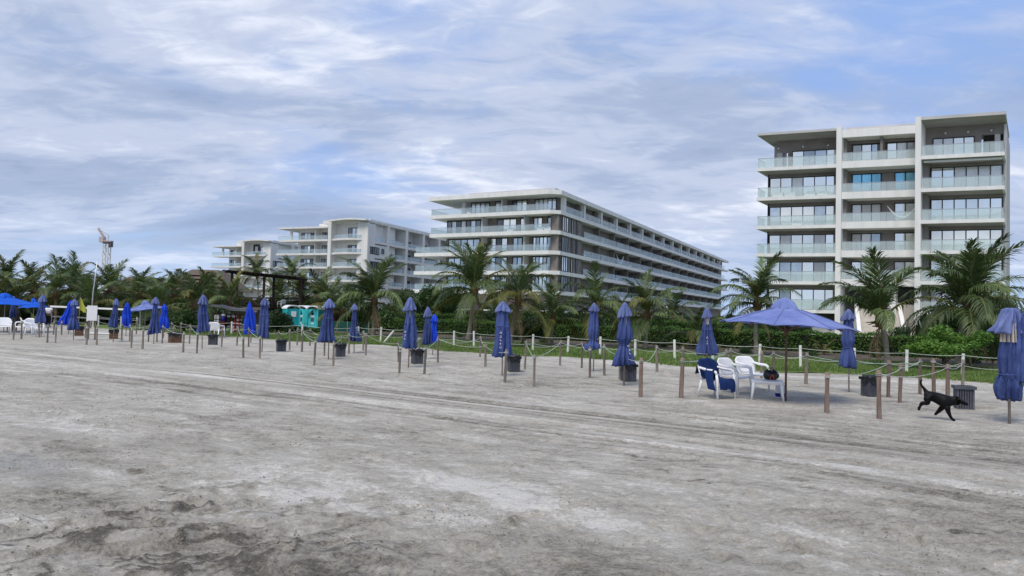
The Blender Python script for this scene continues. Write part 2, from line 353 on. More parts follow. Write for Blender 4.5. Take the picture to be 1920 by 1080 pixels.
# vehicle tracks parallel to the shore
tb = np.exp(-(((Nn - 11.6 - 0.35 * np.sin(S / 9.0)) / 1.15) ** 4))
H *= (1 - 0.72 * tb)
nn = Nn - 0.35 * np.sin(S / 9.0) + 0.05 * fbm(S / 3, Nn, 4, 2)
trk = np.zeros_like(H)
streak = fbm(S / 9.0, nn / 0.22, 3, 3, 0.6) * np.exp(-((Nn - 11.6) / 2.6) ** 2)
for c, wd, dp in ((10.72, 0.15, 0.026), (11.05, 0.07, 0.012), (11.5, 0.12, 0.014), (12.35, 0.14, 0.022), (12.6, 0.06, 0.012), (9.9, 0.12, 0.018), (13.4, 0.12, 0.016), (9.2, 0.1, 0.014)):
    wob = 0.7 + 0.6 * vnoise(S / 2.0 + c * 5, Nn * 0 + c, 3)
    trk = trk + dp / 0.02 * wob * np.exp(-((nn - c) / (wd * 0.8)) ** 2); dp = dp * 1.5
    H += -dp * wob * np.exp(-((nn - c) / wd) ** 2) + dp * 0.6 * np.exp(-((nn - c - 1.7 * wd) / (wd * 0.6)) ** 2)
for px, py, rr, asp, th, dp in PRINTS:
    if 10.3 < px * ND[0] + py * ND[1] < 12.8 and dp < 0.028: continue
    i0, i1 = np.searchsorted(yl, (py - 0.45, py + 0.45)); j0, j1 = np.searchsorted(xl, (px - 0.45, px + 0.45))
    if i1 <= i0 or j1 <= j0: continue
    dx = X[i0:i1, j0:j1] - px; dy = Y[i0:i1, j0:j1] - py
    a = (dx * math.cos(th) + dy * math.sin(th)) / rr; b = (-dx * math.sin(th) + dy * math.cos(th)) / (rr * asp * 0.6)
    q = a * a + b * b
    H[i0:i1, j0:j1] += dp * (-1.0 * np.exp(-q * 1.6) + 0.75 * np.exp(-(np.sqrt(q) - 1.35) ** 2 * 5))
for px, py, rr, hh in HEAPS:
    P = g(px, py); q = ((X - P[0]) ** 2 + (Y - P[1]) ** 2) / rr ** 2
    H += hh * np.exp(-q * 2.2) * (1 + 1.3 * fbm(X / 0.12, Y / 0.12, 6, 3))
for px, py, rr in FLAT:
    q = np.sqrt((X - px) ** 2 + (Y - py) ** 2) / rr
    H *= smooth(0.75, 1.6, q)
H *= smooth(-14, -6, Y) * (1 - smooth(31, 34, Nn)) * (1 - smooth(50, 60, np.abs(X)))
H -= 0.03 * smooth(27.5, 30, Nn)
# tone of the sand, with ridge shade painted in: 0 dark .. 1 dry and chalky
painted_shade = wq * smooth(0.72, 0.93, ridge2) * (0.4 + 0.6 * smooth(0.4, 0.8, ridge))  # ridge flanks coloured darker in place of scarp shading
dry = 0.57 - 0.75 * painted_shade + 0.24 * fbm(S / 3.2, Nn / 1.5, 2, 4) + 0.30 * fbm(S / 0.55, Nn / 0.26, 4, 4)
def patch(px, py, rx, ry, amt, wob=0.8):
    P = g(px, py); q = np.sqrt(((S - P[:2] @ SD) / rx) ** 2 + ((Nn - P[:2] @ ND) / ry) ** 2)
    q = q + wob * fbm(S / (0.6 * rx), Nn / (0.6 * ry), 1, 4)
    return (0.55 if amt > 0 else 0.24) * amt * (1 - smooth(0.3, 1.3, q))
for a in ((540, 900, 1.3, 0.7, .50), (820, 900, 1.6, 0.55, .5), (1010, 965, 0.9, 0.45, .5), (780, 970, 0.9, 0.4, .4), (930, 930, 0.9, 0.3, .45), (600, 945, 0.8, .3, .35),
          (130, 790, 2.2, 0.8, .35), (230, 900, 0.9, 0.3, .45), (1250, 1020, 1.0, .5, .3), (1500, 1000, 1.2, .6, .2), (1750, 1040, 1.0, .5, .25), (1450, 830, 3.5, .6, .12),
          (900, 660, 9, 1.3, .38), (1300, 690, 7, 1.0, .38), (1700, 715, 6, 1.0, .4), (480, 655, 8, 1.2, .25),
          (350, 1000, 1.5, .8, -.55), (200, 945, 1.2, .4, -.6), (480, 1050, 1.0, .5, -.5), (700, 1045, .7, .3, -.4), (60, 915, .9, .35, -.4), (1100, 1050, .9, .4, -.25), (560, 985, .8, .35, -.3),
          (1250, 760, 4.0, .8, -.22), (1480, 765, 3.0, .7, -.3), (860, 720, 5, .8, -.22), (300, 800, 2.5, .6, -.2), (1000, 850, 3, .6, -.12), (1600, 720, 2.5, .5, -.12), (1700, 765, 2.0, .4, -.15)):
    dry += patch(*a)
for px, py in ((1100, 880), (1240, 888), (1310, 905), (1346, 909), (1195, 866), (1180, 857), (1082, 872), (1810, 1008), (955, 985), (332, 930), (205, 815), (110, 832), (395, 800), (440, 790), (1500, 905), (1520, 922), (700, 870), (860, 945), (750, 962), (1290, 868), (600, 935), (590, 940), (260, 885)):
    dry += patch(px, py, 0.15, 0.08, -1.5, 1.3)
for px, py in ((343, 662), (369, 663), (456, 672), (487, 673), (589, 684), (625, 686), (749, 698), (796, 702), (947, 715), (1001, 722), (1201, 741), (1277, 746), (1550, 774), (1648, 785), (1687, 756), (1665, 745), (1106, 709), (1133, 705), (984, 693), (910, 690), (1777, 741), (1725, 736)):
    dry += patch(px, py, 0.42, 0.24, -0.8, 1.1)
dry = np.where(tb > 0.05, dry * (1 - 0.6 * tb) + 0.6 * tb * 0.60, dry) - 0.15 * np.clip(trk, 0, 1.3) + 0.7 * streak
wet = np.clip(1.6 * patch(20, 870, 1.5, 0.55, 1.0, 0.5), 0, 1)
ny, nx = X.shape
V = np.stack([X, Y, H], -1).reshape(-1, 3)
ii = (np.arange(ny - 1)[:, None] * nx + np.arange(nx - 1)[None, :])
Fq = np.stack([ii, ii + 1, ii + nx + 1, ii + nx], -1).reshape(-1, 4)
me = bpy.data.meshes.new('sand')
me.vertices.add(len(V)); me.vertices.foreach_set('co', V.ravel())
me.loops.add(Fq.size); me.loops.foreach_set('vertex_index', Fq.ravel().astype(np.int32))
me.polygons.add(len(Fq)); me.polygons.foreach_set('loop_start', np.arange(0, Fq.size, 4, dtype=np.int32))
me.polygons.foreach_set('loop_total', np.full(len(Fq), 4, dtype=np.int32))
me.update(); me.polygons.foreach_set('use_smooth', [True] * len(Fq))
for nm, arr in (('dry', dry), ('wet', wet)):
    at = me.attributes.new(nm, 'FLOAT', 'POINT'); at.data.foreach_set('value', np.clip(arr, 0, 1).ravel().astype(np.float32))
def sand_h(x, y):
    j = int(np.clip(np.searchsorted(xl, x), 1, nx - 1)); i = int(np.clip(np.searchsorted(yl, y), 1, ny - 1)); return float(H[i, j])

def sand_mat():
    m = bpy.data.materials.new('beach_sand'); m.use_nodes = True; N = m.node_tree.nodes; L = m.node_tree.links; b = N['Principled BSDF']
    def noise(scale, detail, rough, st=(1, 1, 1)):
        t = N.new('ShaderNodeTexCoord'); mp = N.new('ShaderNodeMapping'); mp.inputs[2].default_value = (0, 0, rad(32)); mp.inputs[3].default_value = st
        L.new(t.outputs['Object'], mp.inputs[0]); n = N.new('ShaderNodeTexNoise'); n.inputs['Scale'].default_value = scale; n.inputs['Detail'].default_value = detail
        n.inputs['Roughness'].default_value = rough; L.new(mp.outputs[0], n.inputs['Vector']); return n.outputs[0]
    def mth(op, a, c, clamp=False):
        n = N.new('ShaderNodeMath'); n.operation = op; n.use_clamp = clamp
        for i, v in enumerate((a, c)):
            if isinstance(v, (int, float)): n.inputs[i].default_value = v
            else: L.new(v, n.inputs[i])
        return n.outputs[0]
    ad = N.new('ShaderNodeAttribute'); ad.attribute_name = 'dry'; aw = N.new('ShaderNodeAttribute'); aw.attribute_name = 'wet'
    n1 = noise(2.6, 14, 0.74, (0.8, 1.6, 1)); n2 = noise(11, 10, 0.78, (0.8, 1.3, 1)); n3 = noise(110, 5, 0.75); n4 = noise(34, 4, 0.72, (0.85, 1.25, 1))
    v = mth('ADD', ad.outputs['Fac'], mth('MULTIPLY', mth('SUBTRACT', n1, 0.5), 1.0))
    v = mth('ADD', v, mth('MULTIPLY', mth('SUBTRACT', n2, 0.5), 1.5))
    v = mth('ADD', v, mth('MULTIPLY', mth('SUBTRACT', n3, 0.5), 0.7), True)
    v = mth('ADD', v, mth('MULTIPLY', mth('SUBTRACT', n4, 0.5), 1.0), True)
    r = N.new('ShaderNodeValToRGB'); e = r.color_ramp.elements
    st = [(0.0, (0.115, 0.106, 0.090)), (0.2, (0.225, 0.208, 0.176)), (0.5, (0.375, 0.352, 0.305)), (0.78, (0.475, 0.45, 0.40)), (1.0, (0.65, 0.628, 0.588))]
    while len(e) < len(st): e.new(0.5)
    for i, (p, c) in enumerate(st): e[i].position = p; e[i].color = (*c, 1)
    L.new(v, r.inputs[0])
    # dark flecks painted in for the weak shading between small bumps
    nf = noise(9, 12, 0.78, (0.75, 1.4, 1)); ng = noise(0.9, 8, 0.65)
    fl = N.new('ShaderNodeValToRGB'); fl.color_ramp.elements[0].position = 0.585; fl.color_ramp.elements[1].position = 0.625
    L.new(mth('ADD', nf, mth('MULTIPLY', mth('SUBTRACT', ng, 0.5), 0.45)), fl.inputs[0])
    mx = N.new('ShaderNodeMix'); mx.data_type = 'RGBA'; L.new(mth('MULTIPLY', fl.outputs[0], 0.42), mx.inputs[0]); L.new(r.outputs[0], mx.inputs[6]); mx.inputs[7].default_value = (0.095, 0.087, 0.075, 1)
    L.new(mx.outputs[2], b.inputs['Base Color'])
    mr = N.new('ShaderNodeMapRange'); L.new(aw.outputs['Fac'], mr.inputs[0]); mr.inputs[3].default_value, mr.inputs[4].default_value = 0.92, 0.22
    L.new(mr.outputs[0], b.inputs['Roughness']); b.inputs['Specular IOR Level'].default_value = 0.35
    b1 = N.new('ShaderNodeBump'); b1.inputs['Strength'].default_value = 0.9; b1.inputs['Distance'].default_value = 0.06; L.new(noise(9, 10, 0.72, (0.85, 1.4, 1)), b1.inputs['Height'])
    b2 = N.new('ShaderNodeBump'); b2.inputs['Strength'].default_value = 0.8; b2.inputs['Distance'].default_value = 0.012; L.new(noise(45, 6, 0.72), b2.inputs['Height'])
    L.new(b1.outputs[0], b2.inputs['Normal']); L.new(b2.outputs[0], b.inputs['Normal']); return m
MT['sand'] = sand_mat()
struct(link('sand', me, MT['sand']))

# loose sand crumbs, coloured dark in place of the shading of small scarps
rc = np.random.default_rng(21); NC = 130000
cy = 3.6 + 26 * rc.random(NC) ** 1.9; cx = rc.uniform(-1, 1, NC) * (0.78 * cy + 1)
cs_, cn_ = cx * SD[0] + cy * SD[1], cx * ND[0] + cy * ND[1]
den = fbm(cs_ / 1.3, cn_ / 0.6, 5, 3) + 0.6 * fbm(cs_ / 5, cn_ / 3, 1, 2)
for px, py, rr, hh in HEAPS:
    P = g(px, py); den += 0.9 * np.exp(-((cx - P[0]) ** 2 + (cy - P[1]) ** 2) / (rr * 1.3) ** 2)
den += 0.5 * np.exp(-(((cx - P0[0]) / 2.0) ** 2 + ((cy - P0[1]) / 1.4) ** 2)) - 0.5 * np.exp(-((cn_ - 11.6) / 1.3) ** 4)
keep = den + rc.normal(size=NC) * 0.10 > 0.26; cx, cy = cx[keep], cy[keep]; n = len(cx)
jx = np.clip(np.searchsorted(xl, cx), 1, nx - 1); iy = np.clip(np.searchsorted(yl, cy), 1, ny - 1); cz = H[iy, jx]
sz = (0.003 + 0.009 * rc.random(n) ** 3.5) * (0.7 + 0.05 * cy)
octa = np.array([(1, 0, 0), (0, 1, 0), (-1, 0, 0), (0, -1, 0), (0, 0, 0.55), (0, 0, -0.5)])
V = octa[None] * (sz[:, None, None] * rc.uniform(0.55, 1.4, (n, 6, 3))); a = rc.uniform(0, 6.28, n); ca, sa = np.cos(a)[:, None], np.sin(a)[:, None]
V = np.stack([V[..., 0] * ca - V[..., 1] * sa + cx[:, None], V[..., 0] * sa + V[..., 1] * ca + cy[:, None], V[..., 2] + (cz + 0.1 * sz)[:, None]], -1).reshape(-1, 3)
of = np.array([(0, 1, 4), (1, 2, 4), (2, 3, 4), (3, 0, 4), (1, 0, 5), (2, 1, 5), (3, 2, 5), (0, 3, 5)]); Fq = (of[None] + 6 * np.arange(n)[:, None, None]).reshape(-1, 3)
mc = bpy.data.meshes.new('sand_clods'); mc.vertices.add(len(V)); mc.vertices.foreach_set('co', V.ravel()); mc.loops.add(Fq.size); mc.loops.foreach_set('vertex_index', Fq.ravel().astype(np.int32))
mc.polygons.add(len(Fq)); mc.polygons.foreach_set('loop_start', np.arange(0, Fq.size, 3, dtype=np.int32)); mc.polygons.foreach_set('loop_total', np.full(len(Fq), 3, dtype=np.int32)); mc.update()
so_ = stuff(link('sand_clods', mc, pm('shade_dark_crumb', (0.14, 0.128, 0.108), 0.95, scale=2.5, col2=(0.33, 0.31, 0.265), detail=9)))
so_['label'] = 'loose sand crumbs coloured dark for scarp shading, scattered over the beach'; so_['category'] = 'sand'
# far ground sheet to the horizon
struct(part('ground', MB().add([(-3000, -200, -0.35), (3000, -200, -0.35), (3000, 5000, -0.35), (-3000, 5000, -0.35)], [(0, 1, 2, 3)]),
            pm('far_ground', (0.06, 0.08, 0.03), 0.95, scale=0.02, col2=(0.16, 0.15, 0.10))))
# lawn behind the beach, with a ragged edge, as strips inland
def lawn_edge(s): return 28.3 + 0.55 * math.sin(s * 0.55) + 0.35 * math.sin(s * 1.7 + 1) - 0.05 * (s - 5) * (s < 5) + (0.05 * (s - 30) if s > 30 else 0)
mb = MB(); ss = np.arange(-60, 110, 0.6); rows = (0.0, 0.5, 2, 8, 30, 90)
for s_ in ss:
    e_ = lawn_edge(s_)
    for k, d_ in enumerate(rows):
        mb.v.append(tuple(sn(s_, e_ + d_, (-0.03, 0.03, 0.05, 0.06, 0.06, 0.06)[k] + 0.02 * math.sin(s_ * 3.1 + k))))
nr = len(rows)
for i in range(len(ss) - 1):
    for k in range(nr - 1): mb.f.append((i * nr + k, i * nr + k + 1, (i + 1) * nr + k + 1, (i + 1) * nr + k))
MT['lawn'] = pm('lawn_turf', (0.075, 0.13, 0.03), 0.9, scale=0.9, col2=(0.165, 0.215, 0.065), detail=10)
struct(part('lawn', mb, MT['lawn'], smooth=True))
# bare leaf-littered soil under the hedge
mb = MB()
for i, s_ in enumerate(np.arange(-40, 60, 0.8)):
    a_ = 38.6 + 0.7 * math.sin(s_ * 0.9) + 0.4 * math.sin(s_ * 2.3)
    mb.v += [tuple(sn(s_, a_, 0.088)), tuple(sn(s_, 47.0, 0.10))]
    if i: mb.f.append((2 * i - 2, 2 * i - 1, 2 * i + 1, 2 * i))
struct(part('soil', mb, pm('leaf_litter_soil', (0.035, 0.028, 0.02), 0.95, scale=3.5, col2=(0.15, 0.125, 0.095), detail=10, bump=0.8, bscale=9)))
# grass blades on the lawn
rg = random.Random(11); V = []; F = []
for i in range(52000):
    s_ = rg.uniform(-9, 46); e_ = lawn_edge(s_); dd = rg.random() ** 1.6 * 11 - 0.25
    if dd < 0.3 and rg.random() < 0.5: continue
    p = sn(s_, e_ + dd, 0.03); h = rg.uniform(0.05, 0.15) * (1.5 if rg.random() < 0.06 else 1); a = rg.uniform(0, 6.28); wd = rg.uniform(0.012, 0.03)
    lx, ly = rg.uniform(-.06, .06), rg.uniform(-.06, .06); b = len(V)
    V += [(p[0] - wd * math.cos(a), p[1] - wd * math.sin(a), 0.02), (p[0] + wd * math.cos(a), p[1] + wd * math.sin(a), 0.02), (p[0] + lx, p[1] + ly, 0.05 + h)]
    F.append((b, b + 1, b + 2))
me = bpy.data.meshes.new('grass'); me.from_pydata(V, [], F)
gr = stuff(link('grass', me, pm('grass_blade', (0.07, 0.135, 0.027), 0.7, scale=0.7, col2=(0.17, 0.24, 0.06), translucent=0.2)))
gr['label'] = 'short green grass behind the rope fence'; gr['category'] = 'grass'
# ------------------------------------------------------------------ buildings
RW = random.Random(77)
class Facade:
    """local frame on a facade: a along it, d into the building, w up; geometry is relative to the building's empty"""
    def __init__(s, root, O, A, D): s.r = root; s.O = np.array(O, float); s.A = np.array(A, float); s.D = np.array(D, float)
    def P(s, a, d, w): return s.O + s.A * a + s.D * d + np.array([0, 0, w])
    def hexa(s, mb, a0, a1, d0, d1, w0, w1):
        return mb.hexa([s.P(a0, d0, w0), s.P(a1, d0, w0), s.P(a1, d1, w0), s.P(a0, d1, w0), s.P(a0, d0, w1), s.P(a1, d0, w1), s.P(a1, d1, w1), s.P(a0, d1, w1)])
    def box(s, name, a0, a1, d0, d1, w0, w1, mat, parent=None):
        return part(name, s.hexa(MB(), a0, a1, d0, d1, w0, w1), MT[mat] if isinstance(mat, str) else mat, parent or s.r)
    def window(s, a0, a1, w0, w1, d, n, pane='pane_pale', bw=0.07, transom=None):
        mb = MB(); d0, d1 = d - 0.06, d + 0.04
        s.hexa(mb, a0, a1, d0, d1, w0, w0 + bw); s.hexa(mb, a0, a1, d0, d1, w1 - bw, w1)
        xs = [a0 + (a1 - a0) * i / n for i in range(n + 1)]
        for i, x in enumerate(xs):
            q0, q1 = (x, x + bw) if i == 0 else ((x - bw, x) if i == n else (x - bw / 2, x + bw / 2))
            s.hexa(mb, q0, q1, d0 - 0.003, d1 + 0.003, w0 + bw * 0.5, w1 - bw * 0.5)
        wobj = part('window', mb, MT['frame'], s.r)
        for i in range(n):
            p = pane[i % len(pane)] if isinstance(pane, (list, tuple)) else pane
            if RW.random() < 0.16 and p in ('pane_pale', 'pane_mid'): p = 'pane_curtain'
            elif RW.random() < 0.10 and p == 'pane_pale': p = 'pane_mid'
            s.box('pane', xs[i] + bw / 2, xs[i + 1] - bw / 2, d, d + 0.02, w0 + bw, w1 - bw, p, wobj)
        return wobj
    def rail(s, a0, a1, d, w0, h=1.05, n=4, mat='rail', ends=None):
        mb = s.hexa(MB(), a0, a1, d - 0.03, d + 0.03, w0 + h, w0 + h + 0.045)
        rl = part('balustrade', mb, MT['metal'], s.r)
        for i in range(n):
            b0 = a0 + (a1 - a0) * i / n; b1 = a0 + (a1 - a0) * (i + 1) / n
            s.box('glass_panel', b0 + 0.012, b1 - 0.012, d - 0.012, d + 0.012, w0 + 0.03, w0 + h, mat, rl)
        return rl
    def siderail(s, a, d0, d1, w0, h=1.05, mat='rail'):
        rl = part('balustrade', s.hexa(MB(), a - 0.03, a + 0.03, d0, d1, w0 + h, w0 + h + 0.045), MT['metal'], s.r)
        s.box('glass_panel', a - 0.012, a + 0.012, d0, d1, w0 + 0.03, w0 + h, mat, rl)

def dirs(au, av):
    au, av = rad(au), rad(av)
    return np.array([math.cos(au), -math.sin(au), 0]), np.array([math.sin(av), math.cos(av), 0])
def wall_lamp(f, a, d, w):
    P = f.P(a, d, w); mb = MB(); R = []
    for i in range(5):
        th = -1.3 + 2.6 * i / 4; R.append([P + 0.11 * np.array([math.cos(th) * math.cos(k * 0.785), math.cos(th) * math.sin(k * 0.785), math.sin(th)]) for k in range(8)])
    mb.rings(R); part('wall_lamp', mb, MT['cloth_white'], f.r, smooth=True)
def lounge(f, a, d, w, n):
    """pale balcony furniture: seat, back, arm blocks"""
    mb = MB()
    for k in range(n):
        x = a + k * 1.3
        f.hexa(mb, x, x + 0.9, d, d + 0.8, w + 0.12, w + 0.42); f.hexa(mb, x, x + 0.9, d + 0.72, d + 0.9, w + 0.42, w + 0.8)
        f.hexa(mb, x - 0.1, x, d, d + 0.8, w, w + 0.6); f.hexa(mb, x + 0.9, x + 1.0, d, d + 0.8, w, w + 0.6)
    part('balcony_seat', mb, MT['cloth_white'], f.r)

# ---- right-hand block
OA = atd(1418, 376, 82.2); OA[2] = 0
UA, VA = dirs(22, 36.5)
A = thing('apartment_block', 'seven-storey grey and white apartment block with glass balconies at far right', 'building', OA)
fa = Facade(A, (0, 0, 0), UA, VA)
US = [19.2, 15.75, 12.42, 9.23, 6.05, 2.85]; TOP = 23.65; T = 0.38
# left wing
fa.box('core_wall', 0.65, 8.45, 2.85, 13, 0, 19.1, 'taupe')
for i, z in enumerate(US):
    hi = US[i - 1] if i else 23.3
    fa.box('floor_slab', 0, 8.45, 0, 12, z, z + T, 'white')
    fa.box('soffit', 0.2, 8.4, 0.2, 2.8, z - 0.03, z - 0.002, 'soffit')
    fa.rail(0.12, 8.4, 0.12, z + T, 1.08, 6, 'rail'); fa.siderail(0.12, 0.15, 2.8, z + T)
    if i:
        fa.box('lintel', 0.65, 8.45, 2.55, 2.84, hi - 0.40, hi - 0.035, 'taupe')
        fa.window(0.68, 8.05, z + T, hi - 0.40, 2.7, 6, 'pane_pale', 0.09)
        fa.box('corner_post', 0.52, 0.64, 2.5, 2.8, z + T, hi - 0.04, 'frame')
        fa.box('wall_return', 8.06, 8.44, 1.2, 2.8, z + T, hi - 0.035, 'taupe')
lounge(fa, 1.6, 1.0, US[1] + T, 2); lounge(fa, 5.0, 1.2, US[1] + T, 2)
lounge(fa, 3.6, 1.3, US[2] + T, 1)
# left penthouse: roof on a wall set back, open corner
fa.box('roof', 0, 8.45, 0, 9, 23.38, TOP, 'grey_pl')
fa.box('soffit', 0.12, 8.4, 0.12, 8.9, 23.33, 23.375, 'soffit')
fa.box('wall', 2.6, 8.45, 3.3, 3.6, US[0] + T, 23.32, 'taupe'); fa.box('wall', 1.3, 2.6, 3.3, 3.6, 21.9, 23.32, 'taupe')
fa.box('side_wall', 0.5, 0.85, 5.0, 9.0, US[0] + T, 23.32, 'grey_pl')
fa.box('column', 1.3, 1.85, 3.3, 3.85, US[0] + T, 21.9, 'grey_pl'); fa.box('wall', 2.55, 2.75, 3.1, 3.3, US[0] + T, 21.95, 'taupe')
fa.window(3.0, 8.0, US[0] + T, 22.0, 3.22, 4, 'pane_pale', 0.09)
for a_ in (1.5, 4.2, 6.9): wall_lamp(fa, a_, 3.12, 22.45)
# middle bay
fa.box('column', 8.46, 9.0, -0.15, 3.2, 0, TOP + 0.1, 'white')
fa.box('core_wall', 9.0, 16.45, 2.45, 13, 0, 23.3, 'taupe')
fa.box('parapet', 9.0, 16.45, 0.1, 3, 22.55, 23.42, 'white'); fa.box('roof', 9.02, 16.4, 2.2, 12, 23.43, 24.15, 'grey_pl')
for i, z in enumerate(US):
    hi = (US[i - 1] - 0.12) if i else 22.5
    if z > 4:
        fa.box('floor_band', 9.0, 16.45, 0.1, 2.4, z - 0.1, z + 0.66, 'white')
        fa.rail(9.03, 16.4, 0.2, z + 0.66, 0.95, 5, 'rail')
    else: continue
    zb = z + 0.67
    if i == 0:
        fa.window(9.6, 12.55, zb, hi - 0.35, 2.38, 3, 'pane_pale', 0.09); fa.window(13.1, 16.1, zb, hi - 0.35, 2.38, 3, 'pane_pale', 0.09)
        fa.box('fin', 12.72, 12.95, 0.6, 2.4, zb, hi, 'taupe')
    else:
        pn = 'pane_cyan' if i == 1 else (['pane_pale', 'curtain', 'curtain'] if i == 2 else (['curtain', 'pane_pale', 'pane_mid'] if i == 3 else 'pane_pale'))
        fa.window(9.6, 12.6, zb, hi - 0.3, 2.38, 3, pn, 0.09); fa.window(13.9, 16.05, zb, hi - 0.3, 2.38, 2, 'pane_cyan' if i == 1 else 'pane_pale', 0.09)
    fa.box('lintel', 9.02, 16.43, 2.1, 2.3, hi - 0.28, hi - 0.01, 'taupe')
    fa.box('wall_return', 9.02, 9.3, 0.9, 2.4, zb, hi, 'taupe')
mbh = MB()   # hammock slung on the fifth-floor balcony
mbh.tube([fa.P(13.4 + 2.9 * t, 0.9, US[2] + 0.66 + 1.75 - 1.35 * math.sin(math.pi * t)) for t in np.linspace(0, 1, 13)], [0.03 + 0.1 * math.sin(math.pi * t) for t in np.linspace(0, 1, 13)], 6)
part('hammock', mbh, MT['cloth_white'], A, smooth=True)
# dark entrance void under the middle bay
fa.box('entrance_recess', 9.5, 16.4, 1.8, 2.44, 0, 5.8, 'inside')
fa.box('pilaster', 13.6, 14.4, 0.1, 1.7, 0, 5.9, 'white'); fa.box('panel', 15.0, 16.3, 1.2, 1.78, 0.5, 4.0, 'stone')
# right wing, stepped forward
R0 = -2.2
fa.box('column', 16.46, 17.0, R0, 3.2, 0, TOP + 0.1, 'white')
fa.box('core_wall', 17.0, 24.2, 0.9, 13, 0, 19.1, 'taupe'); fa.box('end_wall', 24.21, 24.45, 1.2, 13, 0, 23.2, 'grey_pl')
for i, z in enumerate(US):
    hi = US[i - 1] if i else 23.3
    fa.box('floor_slab', 17.0, 24.4, R0, 12, z, z + T, 'white')
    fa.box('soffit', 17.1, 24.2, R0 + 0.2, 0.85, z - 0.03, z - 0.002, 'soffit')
    fa.rail(17.05, 24.3, R0 + 0.12, z + T, 1.08, 6, 'rail'); fa.siderail(24.3, R0 + 0.15, 0.9, z + T)
    if i:
        fa.box('lintel', 17.0, 24.2, 0.6, 0.89, hi - 0.40, hi - 0.035, 'taupe')
        fa.window(17.6, 24.15, z + T, hi - 0.40, 0.72, 6, 'pane_pale', 0.09)
        fa.box('wall_return', 17.02, 17.5, -0.9, 0.85, z + T, hi - 0.035, 'taupe')
        fa.box('corner_wall', 24.0, 24.3, 0.95, 2.6, z + T, hi - 0.01, 'taupe') if i > 5 else None
fa.box('awning_blind', 17.2, 24.2, R0 + 0.35, R0 + 0.55, US[0] - 0.3, US[0] - 0.12, 'white')
fa.box('roof', 17.0, 24.5, R0, 9, 23.38, TOP + 0.05, 'grey_pl'); fa.box('soffit', 17.05, 24.35, R0 + 0.12, 8.9, 23.33, 23.375, 'soffit')
fa.box('wall', 17.02, 22.2, 1.4, 1.7, US[0] + T, 23.32, 'taupe'); fa.box('wall', 22.2, 24.2, 1.4, 1.7, 22.2, 23.32, 'taupe')
fa.box('back_wall', 22.2, 24.2, 4.5, 4.7, US[0] + T, 23.32, 'taupe'); fa.box('column', 23.4, 23.9, 1.4, 1.9, US[0] + T, 22.2, 'grey_pl')
fa.window(17.7, 21.6, US[0] + T, 22.1, 1.32, 4, 'pane_pale', 0.09)
for a_ in (18.9, 21.0, 23.1): wall_lamp(fa, a_, 1.25, 22.6)
# plinth, and the stair down to the garden
fa.box('plinth', -0.3, 24.6, 1.2, 13, -0.4, 2.0, 'grey_pl')
st = thing('garden_staircase', 'pale stone garden staircase with white flanks below the apartment block entrance', 'staircase', (0, 0, 0))
Q = atd(1660, 632, 74.0); Q[2] = 0; st.location = Vector(Q)
fs = Facade(st, (0, 0, 0), UA, np.array([-UA[1], UA[0], 0]))
for k in range(16):
    fs.box('step', -2.2, 1.6, k * 0.30, k * 0.30 + 0.36, 0.0, 0.22 * (k + 1), 'stone')
for a0 in (-2.6, 1.62):
    part('flank_wall', MB().hexa([fs.P(a0, -0.2, 0), fs.P(a0 + 0.38, -0.2, 0), fs.P(a0 + 0.38, 5.1, 0), fs.P(a0, 5.1, 0), fs.P(a0, -0.2, 0.7), fs.P(a0 + 0.38, -0.2, 0.7), fs.P(a0 + 0.38, 5.1, 4.2), fs.P(a0, 5.1, 4.2)]), MT['white'], st)

# ---- long centre block
OB = atd(1045, 433, 112.0); OB[2] = 0
UB, VB = dirs(28, 27)
B = thing('long_apartment_block', 'long five-storey white-banded block whose balcony side recedes to the right', 'building', OB)
fb = Facade(B, (0, 0, 0), UB, VB); fsd = Facade(B, (0, 0, 0), VB, -UB)
LB = 147.0; ZB = [18.0, 14.75, 11.5, 8.3, 5.1, 1.9]; BT = 0.6
def wrap(name, z0, z1, ov, mat, a0=-24.4):
    """slab with the corner cut at a small chamfer, running round front and side"""
    pts = [fb.P(a0, ov[0], 0), fb.P(-1.4, ov[0], 0), fb.P(-ov[1] + 0.0, ov[0] + 1.3, 0), fb.P(-ov[1], LB, 0), fb.P(a0, LB * 0.25, 0)]
    lo = [p + np.array([0, 0, z0]) for p in pts]; hi = [p + np.array([0, 0, z1]) for p in pts]; n = len(pts)
    mb = MB(); mb.add(lo + hi, [tuple(range(n))[::-1], tuple(range(n, 2 * n))] + [(i, (i + 1) % n, n + (i + 1) % n, n + i) for i in range(n)])
    return part(name, mb, MT[mat], B)
for k, z in enumerate(ZB):
    wrap('floor_band', z, z + BT, (0, 0.0), 'white', -24.4 if k < 2 else -27.5)
wrap('roof', 21.05, 21.75, (-0.6, -0.3), 'white')
fb.box('roof_upstand', -17.5, -1.2, 1.5, 8, 21.76, 22.35, 'grey_pl')
fsd.box('roof_upstand', 10, LB - 1, 1.2, 6, 21.76, 22.25, 'grey_pl')
fb.box('core_wall', -22.5, -1.5, 2.6, 30, 0, 18, 'brown_clad'); fb.box('core_wall', -17.9, -1.5, 3.0, 30, 18, 21.04, 'brown_clad')
fsd.box('core_wall', 3.5, LB - 0.5, 2.0, 18, 0, 21.04, 'brown_clad')
PD, PM, PP = 'pane_dark', 'pane_mid', 'pane_pale'
